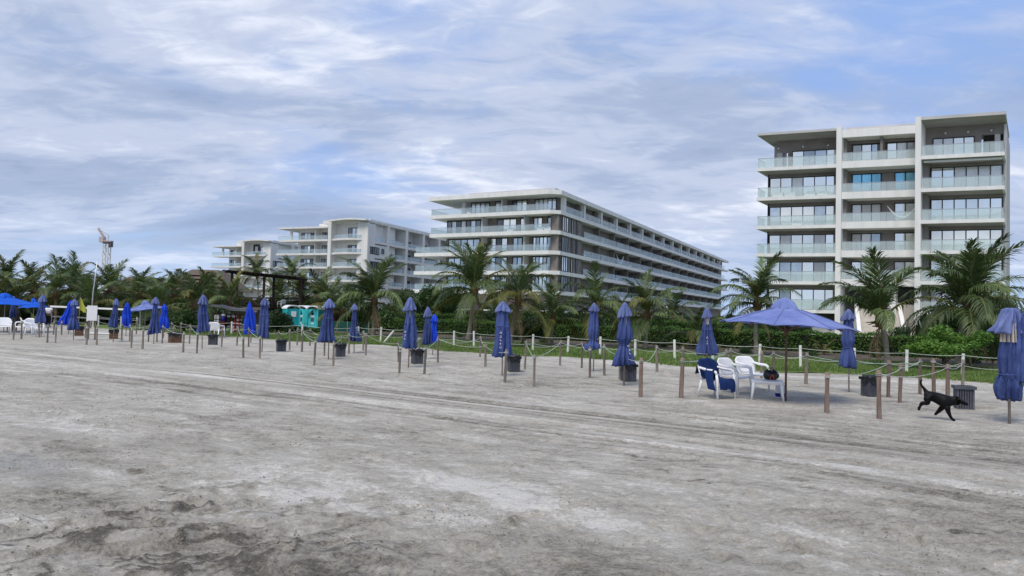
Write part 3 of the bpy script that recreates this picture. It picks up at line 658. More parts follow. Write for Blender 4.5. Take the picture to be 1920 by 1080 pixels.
for k, z in enumerate(ZB[:5]):
    zb = z + BT; hi = (ZB[k - 1] if k else 21.05)
    d = 2.95 if k == 0 else 2.55
    hd = hi - 0.15
    if k == 0:
        G = [(-17.8, -14.1, 4, PM), (-13.0, -11.1, 2, PP), (-9.8, -6.9, 3, [PD, PM, PP]), (-5.5, -1.55, 5, PM)]
    elif k == 1:
        G = [(-22.4, -14.6, 8, [PD, PM]), (-12.4, -8.6, 3, [PD, PP, PP]), (-7.9, -6.6, 1, PP), (-5.5, -3.8, 2, [PM, PP]), (-2.9, -1.6, 2, PM)]
    else:
        G = [(-22.0, -15.6, 5, PM), (-13.6, -10.2, 3, [PP, PD, PP]), (-9.2, -7.4, 2, PM), (-5.6, -1.55, 6, [PP, PM, PP])]
    for a0, a1, n, p in G: fb.window(a0, a1, zb, hd, d, n, p, 0.12)
    for a_ in (-14.3, -6.3) if k else (-10.6,): fb.box('party_fin', a_ - 0.12, a_ + 0.12, 0.8, 2.6, zb, hi, 'grey_pl')
    if k: fb.box('corner_wall', -1.45, -0.35, 1.2, 2.55, zb, hi, 'brown_clad')
    fb.rail(-24.2 if k < 2 else -27.3, -1.5, 0.12, zb, 1.0, 9, 'rail_b')
    fb.siderail(-24.2, 0.15, 6, zb, 1.0, 'rail_b')
fb.box('column', -19.3, -18.6, 2.2, 2.9, 18.72, 21.04, 'white')
lounge(fb, -4.0, 1.0, ZB[1] + BT, 2); lounge(fb, -9.5, 1.0, ZB[1] + BT, 1); lounge(fb, -19, 1.0, ZB[2] + BT, 1)
# side: bays of about 8.7 m
NBAY = 16; BW = 8.7
for k, z in enumerate(ZB[:5]):
    zb = z + BT; hi = (ZB[k - 1] if k else 21.05)
    for j in range(NBAY):
        a0 = 3.2 + j * BW; a1 = a0 + BW
        if k == 0:
            fsd.box('column', a0 - 0.35, a0 + 0.35, 0.05, 0.75, zb, hi - 0.005, 'white')
            fsd.window(a0 + 1.2, a0 + 5.2, zb, hi - 0.5, 1.93, 3, PD, 0.12); fsd.rail(a0 + 0.4, a1 - 0.4, 0.15, zb, 1.0, 2, 'rail_b')
            fsd.box('party_wall', a1 - 1.2, a1 - 0.9, 0.9, 1.95, zb, hi - 0.005, 'brown_clad')
        elif j == 0:
            fsd.box('end_wall', 1.6, 11.2, 0.35, 1.9, zb, hi - 0.004, 'brown_clad')
            for q, (b0, b1, n) in enumerate(((2.6, 5.2, 3), (6.6, 7.3, 1), (8.7, 9.3, 1))): fsd.window(b0, b1, zb + 0.05, hi - 0.1, 0.28, n, [PD, PM][k % 2], 0.12)
        else:
            fsd.box('party_wall', a0 - 0.18, a0 + 0.18, 0.5, 1.95, zb, hi - 0.004, 'brown_clad')
            fsd.window(a0 + 0.9, a0 + 3.6, zb, hi - 0.35, 1.93, 2, [PD, PD, PM][(j * 7 + k * 3) % 3], 0.12)
            fsd.window(a0 + 5.0, a0 + 7.6, zb, hi - 0.35, 1.93, 2, [PD, PM, PD][(j * 5 + k) % 3], 0.12)
            fsd.rail(a0 + 0.1, a1 - 0.1, 0.15, zb, 1.0, 3, 'rail_b')
            if (j + k) % 3 == 0: lounge(fsd, a0 + 1.5, 0.6, zb, 1)
hm = MB(); hm.tube([fsd.P(31.5 + 4.5 * t, 0.8, ZB[2] + BT + 2.1 - 1.7 * math.sin(math.pi * t)) for t in np.linspace(0, 1, 11)], [0.05 + 0.22 * math.sin(math.pi * t) for t in np.linspace(0, 1, 11)], 6)
part('hammock', hm, MT['cloth_white'], B, smooth=True)
fb.box('terrace_slab', -36, 4, -4, 0.5, 1.85, 2.3, 'white'); fb.box('terrace_base', -35.8, 3.8, -3.8, 0.4, -0.3, 1.84, 'grey_pl')

# ---- the two white blocks further left, same family
def white_block(label, px, py, Yd, wl, wr, roofL, roofR, slabs, sideL, nb, cellz):
    O = atd(px, py, Yd); O[2] = 0; U_, V_ = dirs(23, 22)
    r = thing('white_apartment_block', label, 'building', O)
    f = Facade(r, (0, 0, 0), U_, V_); q = Facade(r, (0, 0, 0), V_, -U_)
    a0 = -(wl + wr); am = -wr
    f.box('core_wall', a0 + 3.5, am - 0.5, 3.0, 14, 0, roofL - 0.4, 'white_c'); f.box('core_wall', am - 0.5, -1.0, 2.4, 14, 0, roofR - 0.5, 'white_c')
    f.box('roof', a0 - 0.6, am - 1.5, -0.2, 12, roofL - 0.38, roofL, 'white_c')
    # arched roof over the right half
    R = []; n = 12
    for i in range(n + 1):
        t = i / n; a_ = am - 0.4 + (wr - 0.6) * t * 1.12 - 0.0; zt = roofR + 0.35 * math.sin(math.pi * t) - 0.1
        R.append([f.P(a_, -1.4, zt - 0.35), f.P(a_, 9, zt - 0.35), f.P(a_, 9, zt), f.P(a_, -1.4, zt)])
    part('arched_roof', MB().rings(R), MT['white_c'], r)
    f.box('roof_step', am - 7, am - 0.2, 3.5, 9, roofL + 0.01, roofR - 0.3, 'white_c')
    f.box('pier', am - 1.4, am - 0.45, -0.2, 3.2, 0, roofR - 0.2, 'white_c'); f.box('pier', -1.0, 0.0, -0.2, 3.2, 0, roofR - 0.9, 'white_c')
    for i, z in enumerate(slabs):
        hi = slabs[i - 1] if i else roofL - 0.4; hr = slabs[i - 1] if i else roofR - 0.8
        f.box('floor_slab', a0 if i == 0 else a0 - 0.8, am - 1.42, -0.3, 3.1, z, z + 0.45, 'white_c')
        pts = [f.P(am - 0.44 + (wr - 0.6) * t, 0.3 - 1.5 * math.sin(math.pi * t), 0) for t in np.linspace(0, 1, 9)] + [f.P(-1.02, 2.5, 0), f.P(am - 0.44, 2.5, 0)]
        n = len(pts); mb = MB().add([p + np.array([0, 0, z + 0.1]) for p in pts] + [p + np.array([0, 0, z + 0.55]) for p in pts], [tuple(range(n))[::-1], tuple(range(n, 2 * n))] + [(j, (j + 1) % n, n + (j + 1) % n, n + j) for j in range(n)])
        part('curved_slab', mb, MT['white_c'], r)
        rl = part('balustrade', MB().tube([f.P(am - 0.44 + (wr - 0.6) * t, 0.4 - 1.5 * math.sin(math.pi * t), z + 1.5) for t in np.linspace(0, 1, 9)], 0.03, 5), MT['metal'], r)
        for t in range(8):
            p0 = f.P(am - 0.44 + (wr - 0.6) * t / 8, 0.4 - 1.5 * math.sin(math.pi * t / 8), z + 0.56); p1 = f.P(am - 0.44 + (wr - 0.6) * (t + 1) / 8, 0.4 - 1.5 * math.sin(math.pi * (t + 1) / 8), z + 0.56)
            part('glass_panel', MB().bar((p0 + p1) / 2 + (p0 - p1) * 0.49 + np.array([0, 0, .46]), (p0 + p1) / 2 - (p0 - p1) * 0.49 + np.array([0, 0, .46]), 0.03, 0.9), MT['rail_b'], rl)
        f.rail(a0 - 0.5, am - 1.6, -0.15, z + 0.45, 1.0, 6, 'rail_b')
        b0 = a0 + 3.6
        w1 = (am - 1.6 - b0)
        f.window(b0 + 0.08 * w1, b0 + 0.52 * w1, z + 0.5, hi - 0.75, 2.92, 5, [PD, PM, PP], 0.14); f.window(b0 + 0.66 * w1, b0 + 0.97 * w1, z + 0.5, hi - 0.75, 2.92, 4, [PM, PD], 0.14)
        f.box('fin', b0 + 0.58 * w1, b0 + 0.58 * w1 + 0.25, 1.0, 2.95, z + 0.45, hi, 'white_c')
        f.window(am + 0.28 * wr, am + 0.72 * wr, z + 0.6, hr - 0.9, 2.32, 4, [PD, PM, PM], 0.14)
    f.box('slim_column', a0 + 2.6, a0 + 3.1, 0.8, 1.3, slabs[0] + 0.45, roofL - 0.38, 'white_c')
    if nb == 0: return r, f
    # side grid of piers and floors
    bw = sideL / nb; ztop = roofR - 0.7
    q.box('core_wall', 3.1, sideL, 3.2, 9.5, 0, ztop, 'white_c')
    for j in range(nb + 1): q.box('pier', j * bw - (0 if j == 0 else 0.55), j * bw + 0.55, -0.05, 3.1, 0, ztop, 'white_c')
    q.box('side_roof', 0.6, sideL + 0.6, -0.1, 14, ztop + 0.003, ztop + 0.8, 'white_c')
    for z in cellz:
        q.box('floor_slab', 0.56, sideL, -0.02, 3.15, z, z + 0.6, 'white_c')
        for j in range(nb):
            if j == 0 and z != cellz[0]:
                q.box('wall', 0.56, bw - 0.56, 0.1, 3.0, z + 0.6, z + 3.3, 'white_c'); q.window(1.0, bw * 0.55, z + 0.9, z + 2.7, 0.0, 4, PD, 0.16); q.window(bw * 0.68, bw * 0.8, z + 1.3, z + 2.6, 0.0, 1, PD, 0.14)
            else:
                q.window(j * bw + 1.6, (j + 1) * bw - 1.8, z + 0.62, z + 2.6, 3.1, 3, [PD, PM, PD][j % 3], 0.16); q.rail(j * bw + 0.6, (j + 1) * bw - 0.6, 0.3, z + 0.6, 1.0, 2, 'rail_b')
    return r, f
white_block('white apartment block with curved balconies and gridded side, left of the long block', 690, 452, 172, 16.6, 10.4, 22.45, 23.9, [18.75, 15.3, 11.9, 8.5, 5.1], 46, 5, [18.3, 14.7, 11.1, 7.5, 3.9])
rD, fD = white_block('farthest small white apartment block with a square wall frame, behind the pergola', 508, 480, 215, 13.0, 10.0, 20.8, 22.2, [17.3, 13.9, 10.5, 7.1], 30, 3, [17.0, 13.4, 9.8, 6.2])
mb = MB()
for (a0, a1, w0, w1) in ((-9.0, -8.5, 18.4, 21.2), (-7.1, -6.6, 18.4, 21.2), (-8.5, -7.1, 18.4, 18.9), (-8.5, -7.1, 20.7, 21.2)): fD.hexa(mb, a0, a1, 2.2, 2.38, w0, w1)
part('square_frame', mb, MT['frame'], rD)
# ------------------------------------------------------------------ vegetation
def frond_mesh(name, L, e0, bend, leaf, droop, seed, mat, n=43, sway=0.12, keep=1.0):
    """one coconut frond pointing along +x from the origin: rib plus separate leaflets"""
    r = random.Random(seed); K = 22; P = [np.zeros(3)]; Tn = []
    for i in range(K):
        t = i / (K - 1); a = rad(e0 - bend * t ** 1.35)
        Tn.append(np.array([math.cos(a), 0, math.sin(a)])); P.append(P[-1] + Tn[-1] * L / K)
    P = np.array(P); P[:, 1] += sway * L * np.linspace(0, 1, K + 1) ** 2
    mb = MB(); mb.tube(P, [0.045 * (1 - 0.88 * i / K) * L / 3 + 0.004 for i in range(K + 1)], 4); nrib = len(mb.f)
    side = np.array([0, 1.0, 0]); down = np.array([0, 0, -1.0])
    for i in range(n):
        t = 0.13 + 0.86 * (i + r.random() * 0.6) / n; k = min(int(t * K), K - 1); fr = t * K - k
        p = P[k] * (1 - fr) + P[k + 1] * fr; tg = P[k + 1] - P[k]; tg /= np.linalg.norm(tg); nm = np.cross(tg, side)
        ll = leaf * (math.sin(math.pi * min(1, 0.16 + 0.80 * t)) ** 0.55) * r.uniform(0.8, 1.1)
        for s_ in (-1, 1):
            if r.random() > keep: continue
            ph = rad(68 - 42 * t + r.uniform(-9, 9)); lift = r.uniform(0.0, 0.3)
            d = tg * math.cos(ph) + s_ * side * math.sin(ph) - nm * lift * 0.0 + np.array([0, 0, lift])
            d /= np.linalg.norm(d); wv = tg - d * (tg @ d); wv /= np.linalg.norm(wv) + 1e-6; wd = 0.026 * L / 3 * r.uniform(0.8, 1.2)
            dr = droop * r.uniform(0.7, 1.3)
            d2 = d + down * dr * 0.7; d2 /= np.linalg.norm(d2); d3 = d + down * dr * 2.0; d3 /= np.linalg.norm(d3)
            m1 = p + d * ll * 0.3; m2 = m1 + d2 * ll * 0.36; tip = m2 + d3 * ll * 0.36
            mb.add([p - wv * wd * 0.5, p + wv * wd * 0.5, m1 + wv * wd, m1 - wv * wd, m2 + wv * wd * 0.7, m2 - wv * wd * 0.7, tip], [(0, 1, 2, 3), (3, 2, 4, 5), (5, 4, 6)])
    m = mb.mesh(name); m.materials.append(mat); m.materials.append(MT['rachis'])
    for i in range(nrib): m.polygons[i].material_index = 1
    return m
FR = {}
for k, (e0, bd, dr) in enumerate([(84, 42, .25), (76, 62, .35), (64, 82, .55), (52, 95, .75), (36, 98, .95), (16, 86, 1.1), (-8, 62, 1.0), (-38, 38, .6)]):
    for q in range(2):
        FR[(k, q, 'g')] = frond_mesh('frond', 3.0, e0, bd, 0.86, dr, 10 * k + q, MT['frond'], sway=(0.14, -0.1)[q])
    FR[(k, 0, 'y')] = frond_mesh('frond', 3.0, e0, bd, 0.72, dr, 10 * k + 5, MT['frond_y'])
FR['dry'] = frond_mesh('dry_frond', 2.4, -55, 30, 0.5, 0.8, 99, MT['frond_dry'], n=22, keep=0.7)
WIND = math.pi  # fronds are combed towards -x
def palm(label, base, heart, L, n, seed, group='coconut palms behind the beach', wind=0.55, yellow=0.10, trunk_r=0.11, dry=2, low=6.2):
    r = random.Random(seed); base = np.array(base, float); heart = np.array(heart, float)
    o = thing('palm_tree', label, 'palm tree', base, 0, group)
    h = heart - base; hh = np.linalg.norm(h); mb = MB(); K = max(5, int(hh * 3))
    bow = np.array([r.uniform(-1, 1), r.uniform(-1, 1), 0]) * 0.05 * hh
    pts, rr = [], []
    for i in range(K + 1):
        t = i / K; pts.append(h * t + bow * math.sin(math.pi * t) - np.array([0, 0, 0.3 * (i == 0)]))
        rr.append(trunk_r * (1.55 - 0.75 * min(1, t * 4) if t < 0.25 else 0.8 + 0.1 * math.sin(i * 2.3)) * (1.12 if i % 2 else 1.0))
    mb.tube(pts, rr, 9); part('trunk', mb, MT['trunk'], o, smooth=True)
    # crown: fibrous boss with cut stubs, carrying the fronds
    cb = MB(); R = []
    for i in range(7):
        t = i / 6; rad_ = trunk_r * (0.95 + 1.15 * math.sin(math.pi * (0.15 + 0.75 * t)) - 0.75 * t)
        R.append([h + np.array([rad_ * math.cos(k * 0.7854), rad_ * math.sin(k * 0.7854), -0.42 + 0.85 * t]) for k in range(8)])
    cb.rings(R)
    for k in range(9):
        a = r.uniform(0, 6.28); e = r.uniform(-0.5, 0.9); d = np.array([math.cos(a) * math.cos(e), math.sin(a) * math.cos(e), math.sin(e)])
        p0 = h + np.array([0, 0, r.uniform(-0.35, 0.1)]) + d * trunk_r; cb.tube([p0, p0 + d * r.uniform(0.2, 0.5)], [0.05, 0.015], 5)
    c = part('crown', cb, MT['sheath'], o)
    for i in range(n):
        az = 2.39996 * i + r.uniform(-0.3, 0.3); lev = i / (n - 1)
        ww = math.cos(az - WIND)                       # 1 leeward .. -1 windward
        az2 = az + wind * 0.55 * math.sin(WIND - az)   # combed round
        k = int(min(6, max(0, round(lev * low + r.uniform(-0.6, 0.6) - (0.9 * wind if ww < -0.2 else 0)))))
        yel = r.random() < yellow * (1 + 3 * (lev > 0.7))
        mkey = (k, 0, 'y') if yel else (k, r.randint(0, 1), 'g')
        sc = L / 3.0 * r.uniform(0.85, 1.12) * (0.82 if lev < 0.12 else 1)
        link('frond', FR[mkey], None, c, loc=h + np.array([0, 0, 0.22 - 0.4 * lev]), rot=(r.uniform(-.25, .25), 0, az2), scl=(sc, sc, sc))
    for i in range(dry):
        sc = L / 3.0 * r.uniform(0.6, 0.9)
        link('dry_frond', FR['dry'], None, c, loc=h + np.array([0, 0, -0.3]), rot=(0, 0, r.uniform(0, 6.28)), scl=(sc, sc, sc))
    return o
def palm_px(label, bx, by, hx, hy, L, n, seed, Y=None, **k):
    b = g(bx, by) if Y is None else atd(bx, 600, Y) * np.array([1, 1, 0])
    b[2] = 0.0; hp = atd(hx, hy, b[1] + random.Random(seed).uniform(-.3, .3)); return palm(label, b, hp, L, n, seed, **k)
palm_px('tall full coconut palm at far right in front of the grey block', 1799, 688, 1815, 580, 3.6, 30, 1, low=5.4, wind=0.15, yellow=0.06, trunk_r=0.15)
palm_px('leaning coconut palm with brown stubs by the stone staircase', 1665, 690, 1652, 596, 2.95, 17, 2, low=3.9, wind=0.95, dry=4, trunk_r=0.14)
palm_px('coconut palm with pale trunk behind the open blue umbrella', 1419, 668, 1420, 568, 2.55, 22, 3, wind=0.75, trunk_r=0.13)
palm_px('young stemless coconut palm in the hedge left of the open umbrella', 1309, 656, 1310, 634, 2.7, 15, 4, wind=0.45, dry=0)
palm_px('coconut palm with brown trunk right of the wide folded umbrella', 1210, 656, 1213, 590, 2.7, 18, 5, wind=0.7, trunk_r=0.13)
palm_px('coconut palm rising directly behind the narrow folded umbrella', 1118, 652, 1119, 578, 2.8, 17, 6, wind=0.35)
palm_px('short coconut palm with a forked grey trunk below the long block corner', 1034, 650, 1037, 598, 2.9, 17, 7, wind=0.4)
palm_px('coconut palm with bright upright spear just right of the lettered umbrella', 957, 652, 972, 560, 2.9, 20, 8, wind=0.35, yellow=0.25, dry=5)
palm_px('tallest windswept coconut palm with leaning white trunk at mid frame', 878, 640, 890, 543, 3.8, 24, 9, wind=1.0, dry=5, trunk_r=0.14)
palm_px('windswept coconut palm with orange-brown heart left of the striped broad tree', 699, 632, 702, 562, 3.6, 22, 10, wind=0.9, dry=4, trunk_r=0.14)
BACK = [(640, 585, 66, 3.2), (598, 560, 82, 3.6), (566, 560, 80, 3.4), (548, 517, 92, 3.4), (482, 517, 95, 3.5), (430, 565, 66, 3.1), (367, 572, 50, 2.9), (326, 552, 64, 3.0), (300, 575, 58, 3.1),
        (262, 552, 62, 2.9), (236, 570, 70, 3.3), (205, 545, 66, 3.1), (176, 572, 60, 3.2), (133, 540, 64, 3.3), (104, 552, 60, 3.3), (62, 545, 66, 3.2), (30, 566, 60, 3.2), (12, 532, 68, 3.3), (-22, 545, 66, 3.4), (-8, 572, 58, 3.1),
        (84, 575, 72, 3.4), (150, 560, 76, 3.3), (284, 562, 74, 3.2), (395, 560, 72, 3.2), (620, 570, 74, 3.4), (668, 575, 78, 3.4), (522, 560, 86, 3.4), (1860, 598, 58, 3.0), (1895, 604, 52, 2.8), (820, 590, 72, 3.2), (930, 592, 66, 3.0), (1160, 600, 62, 2.8), (1262, 600, 56, 2.7)]
BLAB = {0: 'palm on the shady slope right of the toilets, nearest the leaning trunk', 1: 'palm above the two arched toilet doors', 2: 'palm at the right end of the pergola roof', 3: 'palm crown poking above the right of the pergola roof', 4: 'palm crown poking above the middle of the pergola roof',
        5: 'palm seen through the left side of the pergola', 6: 'palm with a pale arching frond just behind the round bush'}
order = sorted(range(len(BACK)), key=lambda i: BACK[i][0])
for i, (hx, hy, Yd, L) in enumerate(BACK):
    lab = BLAB.get(i)
    if lab is None:
        rk = order.index(i) + 1
        lab = 'coconut palm in the dense back row, %s crown from the left' % ordinal(rk) if hx < 700 else 'small coconut palm behind the hedge, %s' % {29: 'under the middle of the long block', 30: 'just left of the bright upright spear palm', 31: 'between two folded umbrellas', 32: 'left of the young stemless palm', 27: 'left of the wood-ribbed umbrella', 28: 'at the right edge of the photo'}[i]
    palm_px(lab, hx, 0, hx, hy, L, 17 if hx < 700 else 14, 50 + i, Y=Yd, wind=0.75, yellow=0.16, group='coconut palms in the background', dry=1)

# --- broadleaf foliage
def quads(C, A, B, E_, sz):
    n = len(C); V = np.stack([C - A * sz, C + B * sz * 0.45 + E_, C + A * sz, C - B * sz * 0.45 + E_], 1).reshape(-1, 3)
    m = bpy.data.meshes.new('foliage'); m.vertices.add(4 * n); m.vertices.foreach_set('co', V.ravel())
    m.loops.add(4 * n); m.loops.foreach_set('vertex_index', np.arange(4 * n, dtype=np.int32)); m.polygons.add(n)
    m.polygons.foreach_set('loop_start', np.arange(0, 4 * n, 4, dtype=np.int32)); m.polygons.foreach_set('loop_total', np.full(n, 4, dtype=np.int32)); m.update(); return m
def unit(a): return a / (np.linalg.norm(a, axis=1, keepdims=True) + 1e-6)
def leaf_cloud(blobs, n, size, seed, flat=0.0):
    r = np.random.default_rng(seed); Bl = np.array(blobs); vol = (Bl[:, 3] * Bl[:, 4] * Bl[:, 5]) ** 0.7; pick = Bl[r.choice(len(Bl), n, p=vol / vol.sum())]
    d = unit(r.normal(size=(n, 3))); q = np.where(r.random(n) < 0.85, r.uniform(0.55, 1.08, n), r.uniform(0.2, 0.6, n))
    C = pick[:, :3] + d * pick[:, 3:] * q[:, None]; a = r.normal(size=(n, 3)) + d * 0.6; a[:, 2] *= 1 - flat; a = unit(a)
    b = r.normal(size=(n, 3)); b[:, 2] *= 1 - flat; b = unit(b - a * (a * b).sum(1, keepdims=True)); sz = (size * r.uniform(0.6, 1.3, n))[:, None]
    return quads(C, a, b, np.cross(a, b) * sz * 0.2, sz)
def blob_set(seed, nb, rx, ry, rz, br, z0):
    r = random.Random(seed); out = []
    for i in range(nb):
        a = r.uniform(0, 6.28); q = math.sqrt(r.random()); e = r.uniform(0, 1)
        s = br * r.uniform(0.65, 1.25); out.append((rx * q * math.cos(a), ry * q * math.sin(a), z0 + rz * e * (1 - 0.55 * q * q), s, s, s * 0.75))
    return out
def tree(label, loc, rx, rz, z0, nb, br, nleaf, size, mat, seed, name='tree', cat='tree', flat=0.0, ry=None, group=None, trunk=0.10):
    o = thing(name, label, cat, loc, 0, group); bl = blob_set(seed, nb, rx, ry or rx, rz, br, z0); r = random.Random(seed)
    tb_ = MB(); top = np.array([0, 0, z0 + rz * 0.5]); tb_.tube([(0, 0, -0.3), (r.uniform(-.1, .1), 0, z0 * 0.6), top], [trunk * 1.3, trunk, trunk * 0.5], 8)
    for b in bl[:10]:
        s_ = np.array([0, 0, max(0.05, z0 * r.uniform(0.35, 0.9))]); e_ = np.array(b[:3]); mid = (s_ + e_) / 2 + np.array([0, 0, 0.12 * rz]); tb_.tube([s_, mid, e_], [trunk * 0.6, trunk * 0.4, trunk * 0.15], 5)
    part('trunk', tb_, MT['bark'], o, smooth=True)
    me = leaf_cloud(bl, nleaf, size, seed, flat); me.materials.append(MT[mat]); link('crown', me, None, o); return o
def gp(px, Y, z=0.0): p = atd(px, 600, Y); return (p[0], p[1], z)
tree('dark broad tree with layered crown in front of the long block', gp(800, 60), 2.7, 1.5, 2.3, 26, 0.75, 9000, 0.13, 'leaf', 201, flat=0.35)
tree('light green flat-topped sapling beside the far right palm', gp(1768, 29.3), 1.15, 0.85, 0.75, 24, 0.36, 6500, 0.07, 'leaf_l', 202, flat=0.55, trunk=0.06)
tree('light green branch-like sapling just right of the flat-topped one', gp(1822, 29.8), 0.85, 0.45, 1.2, 12, 0.3, 2600, 0.075, 'leaf_l', 203, flat=0.6, trunk=0.05)
tree('big dark leafy tree behind the far right palm', gp(1830, 60), 2.9, 2.2, 1.4, 22, 1.0, 7000, 0.16, 'leaf_d', 204)
tree('round bright green bush left of the grey tarpaulin stall', gp(346, 49), 1.05, 0.9, 0.5, 22, 0.45, 7000, 0.075, 'leaf', 205, name='bush', cat='bush')
tree('dark rounded bush between the stall and the teal toilets', gp(523, 50), 0.75, 1.2, 0.4, 20, 0.45, 6000, 0.08, 'leaf_d', 206, name='bush', cat='bush')
tree('low green bush in front of the toilet doors', gp(582, 54), 1.2, 0.2, 0.15, 18, 0.27, 5000, 0.08, 'leaf', 207, name='bush', cat='bush')
tree('low bush left of the toilets beside the dark rounded bush', gp(552, 53), 0.6, 0.3, 0.15, 10, 0.3, 2800, 0.08, 'leaf_d', 218, name='bush', cat='bush')
for i, (px, Y, rx, rz, z0, lab) in enumerate([(1005, 53, 1.3, .9, .8, 'dark clipped round shrub right of the lettered umbrella'), (1075, 53, 1.5, .9, .8, 'dark clipped round shrub left of the narrow folded umbrella'), (1145, 54, 1.4, .9, .8, 'dark clipped round shrub between two folded umbrellas'),
        (1250, 58, 1.4, 1.0, 1.0, 'dark shrub behind the hedge right of the brown-trunked palm'), (1385, 56, 1.6, .9, .9, 'dark shrub behind the hedge left of the open umbrella pole'), (1480, 58, 2.0, .9, .9, 'wide dark shrub behind the open umbrella'), (1720, 55, 1.7, .7, .9, 'dark shrub right of the staircase'), (930, 58, 1.5, 1.1, .8, 'dark shrub behind the hedge left of the lettered umbrella')]):
    tree(lab, gp(px, Y), rx, rz, z0, 14, 0.6, 4200, 0.10, 'leaf_d', 220 + i, name='shrub', cat='shrub', group='shrubs behind the hedge')
FILL = [(-30, 80), (25, 84), (75, 78), (120, 86), (170, 80), (222, 82), (270, 84), (318, 78), (372, 82), (418, 86), (468, 84), (520, 82), (575, 88), (630, 84), (684, 80), (735, 78)]
for i, (px, Y) in enumerate(FILL):
    tree('dark leafy tree in the background thicket, %s from the left' % ordinal(i + 1), gp(px, Y), 2.6, 1.7, 0.9, 18, 1.1, 4200, 0.2, ['leaf_d', 'leaf'][i % 2], 300 + i, group='background thicket trees', name='thicket_tree')
LOW = [(5, 62), (50, 66), (95, 64), (140, 68), (190, 64), (235, 66), (280, 62), (405, 62), (720, 62), (760, 66)]
for i, (px, Y) in enumerate(LOW):
    tree('low shrub under the background palms, %s from the left' % ordinal(i + 1), gp(px, Y), 1.7, 0.9, 0.4, 14, 0.75, 3400, 0.15, ['leaf', 'leaf_d'][i % 2], 340 + i, group='shrubs under the palms', name='shrub', cat='shrub')
RB = [(1900, 75), (1935, 66), (1365, 95), (1340, 110)]
for i, (px, Y) in enumerate(RB):
    tree(['low tree at the right edge behind the wood-ribbed umbrella', 'bushy tree at the extreme right edge', 'tree filling the gap between the two large blocks', 'farther tree at the end of the long block'][i], gp(px, Y), 2.4, 1.4, 0.6, 14, 1.0, 3000, 0.2, 'leaf_d', 380 + i, name='tree')

def hedge(label, pts, h, wdt, dens, seed, mat='hedge', size=0.07, z0=0.06):
    """clipped hedge: twiggy core and leaves over its faces"""
    o = thing('hedge', label, 'hedge', (0, 0, 0)); r = np.random.default_rng(seed); core = MB(); Cs = []
    for (p, q) in zip(pts[:-1], pts[1:]):
        p = np.array(p[:2]); q = np.array(q[:2]); t = q - p; L = np.linalg.norm(t); t /= L; nrm = np.array([-t[1], t[0]])
        if nrm[1] > 0: nrm = -nrm
        c0, c1 = p - nrm * 0, q
        core.hexa([(*(p + nrm * (-0.06)), z0 - .2), (*(q + nrm * (-0.06)), z0 - .2), (*(q - nrm * wdt), z0 - .2), (*(p - nrm * wdt), z0 - .2), (*(p - nrm * 0.06), z0 + h - 0.08), (*(q - nrm * 0.06), z0 + h - 0.08), (*(q - nrm * wdt), z0 + h - 0.08), (*(p - nrm * wdt), z0 + h - 0.08)])
        n = int(dens * L * (h + wdt)); a = r.uniform(0, L, n); top = r.random(n) < wdt / (wdt + h); wob = 0.08 * np.sin(a * 2.1 + seed) + 0.05 * np.sin(a * 5.3)
        bb = np.where(top, r.uniform(0, wdt, n), r.normal(size=n) * 0.05 + wob * 0.5); z = np.where(top, h + wob + r.normal(size=n) * 0.05, h * r.random(n) ** 0.8 + 0.02)
        c2 = p[None, :] + a[:, None] * t - bb[:, None] * nrm; Cs.append(np.column_stack([c2, z0 + z]))
    C = np.concatenate(Cs); n = len(C); u1 = unit(r.normal(size=(n, 3))); u2 = r.normal(size=(n, 3)); u2 = unit(u2 - u1 * (u1 * u2).sum(1, keepdims=True)); m = quads(C, u1, u2, u1 * 0, (size * r.uniform(0.6, 1.3, n))[:, None])
    part('core', core, MT['core'], o); m.materials.append(MT[mat]); link('foliage', m, None, o); return o
hedge('long clipped green hedge running behind the white post fence', [sn(-22, 45.2), sn(0, 45.0), sn(18, 45.0), sn(40, 45.4)], 1.12, 1.6, 260, 5)
hedge('upper terrace hedge below the long block, second step', [sn(14, 52), sn(48, 52)], 1.55, 1.4, 150, 6, size=0.09)
hedge('topmost terrace hedge just under the white terrace edge', [sn(12, 60), sn(50, 60)], 2.0, 1.4, 120, 7, mat='leaf', size=0.11)
# yellow-green young palm in the soil strip right of the open umbrella
yp = thing('palm_seedling', 'small yellow-green palm seedling under the right edge of the open umbrella', 'palm tree', (*g(1545, 668)[:2], 0.05))
for i in range(7):
    link('frond', FR[(i % 3 + 1, 0, 'y')], None, yp, rot=(0, 0, 0.9 * i), scl=(0.42, 0.42, 0.42))
# dwarf plants and creepers in the soil strip
rs = random.Random(5)
for i in range(14):
    s_ = -6 + i * 3.1; p = sn(s_ + rs.uniform(-.8, .8), 40.5 + rs.uniform(-1, 2), 0.09)
    o = thing('low_plant', 'low leafy plant on the bare soil before the hedge, %s from the right' % ordinal(i + 1), 'plant', p, rs.uniform(0, 6), 'low plants before the hedge')
    m = leaf_cloud([(0, 0, .12, .35, .35, .14), (.3, .1, .1, .25, .2, .12)], 420, 0.05, 400 + i); m.materials.append(MT['leaf']); link('foliage', m, None, o)
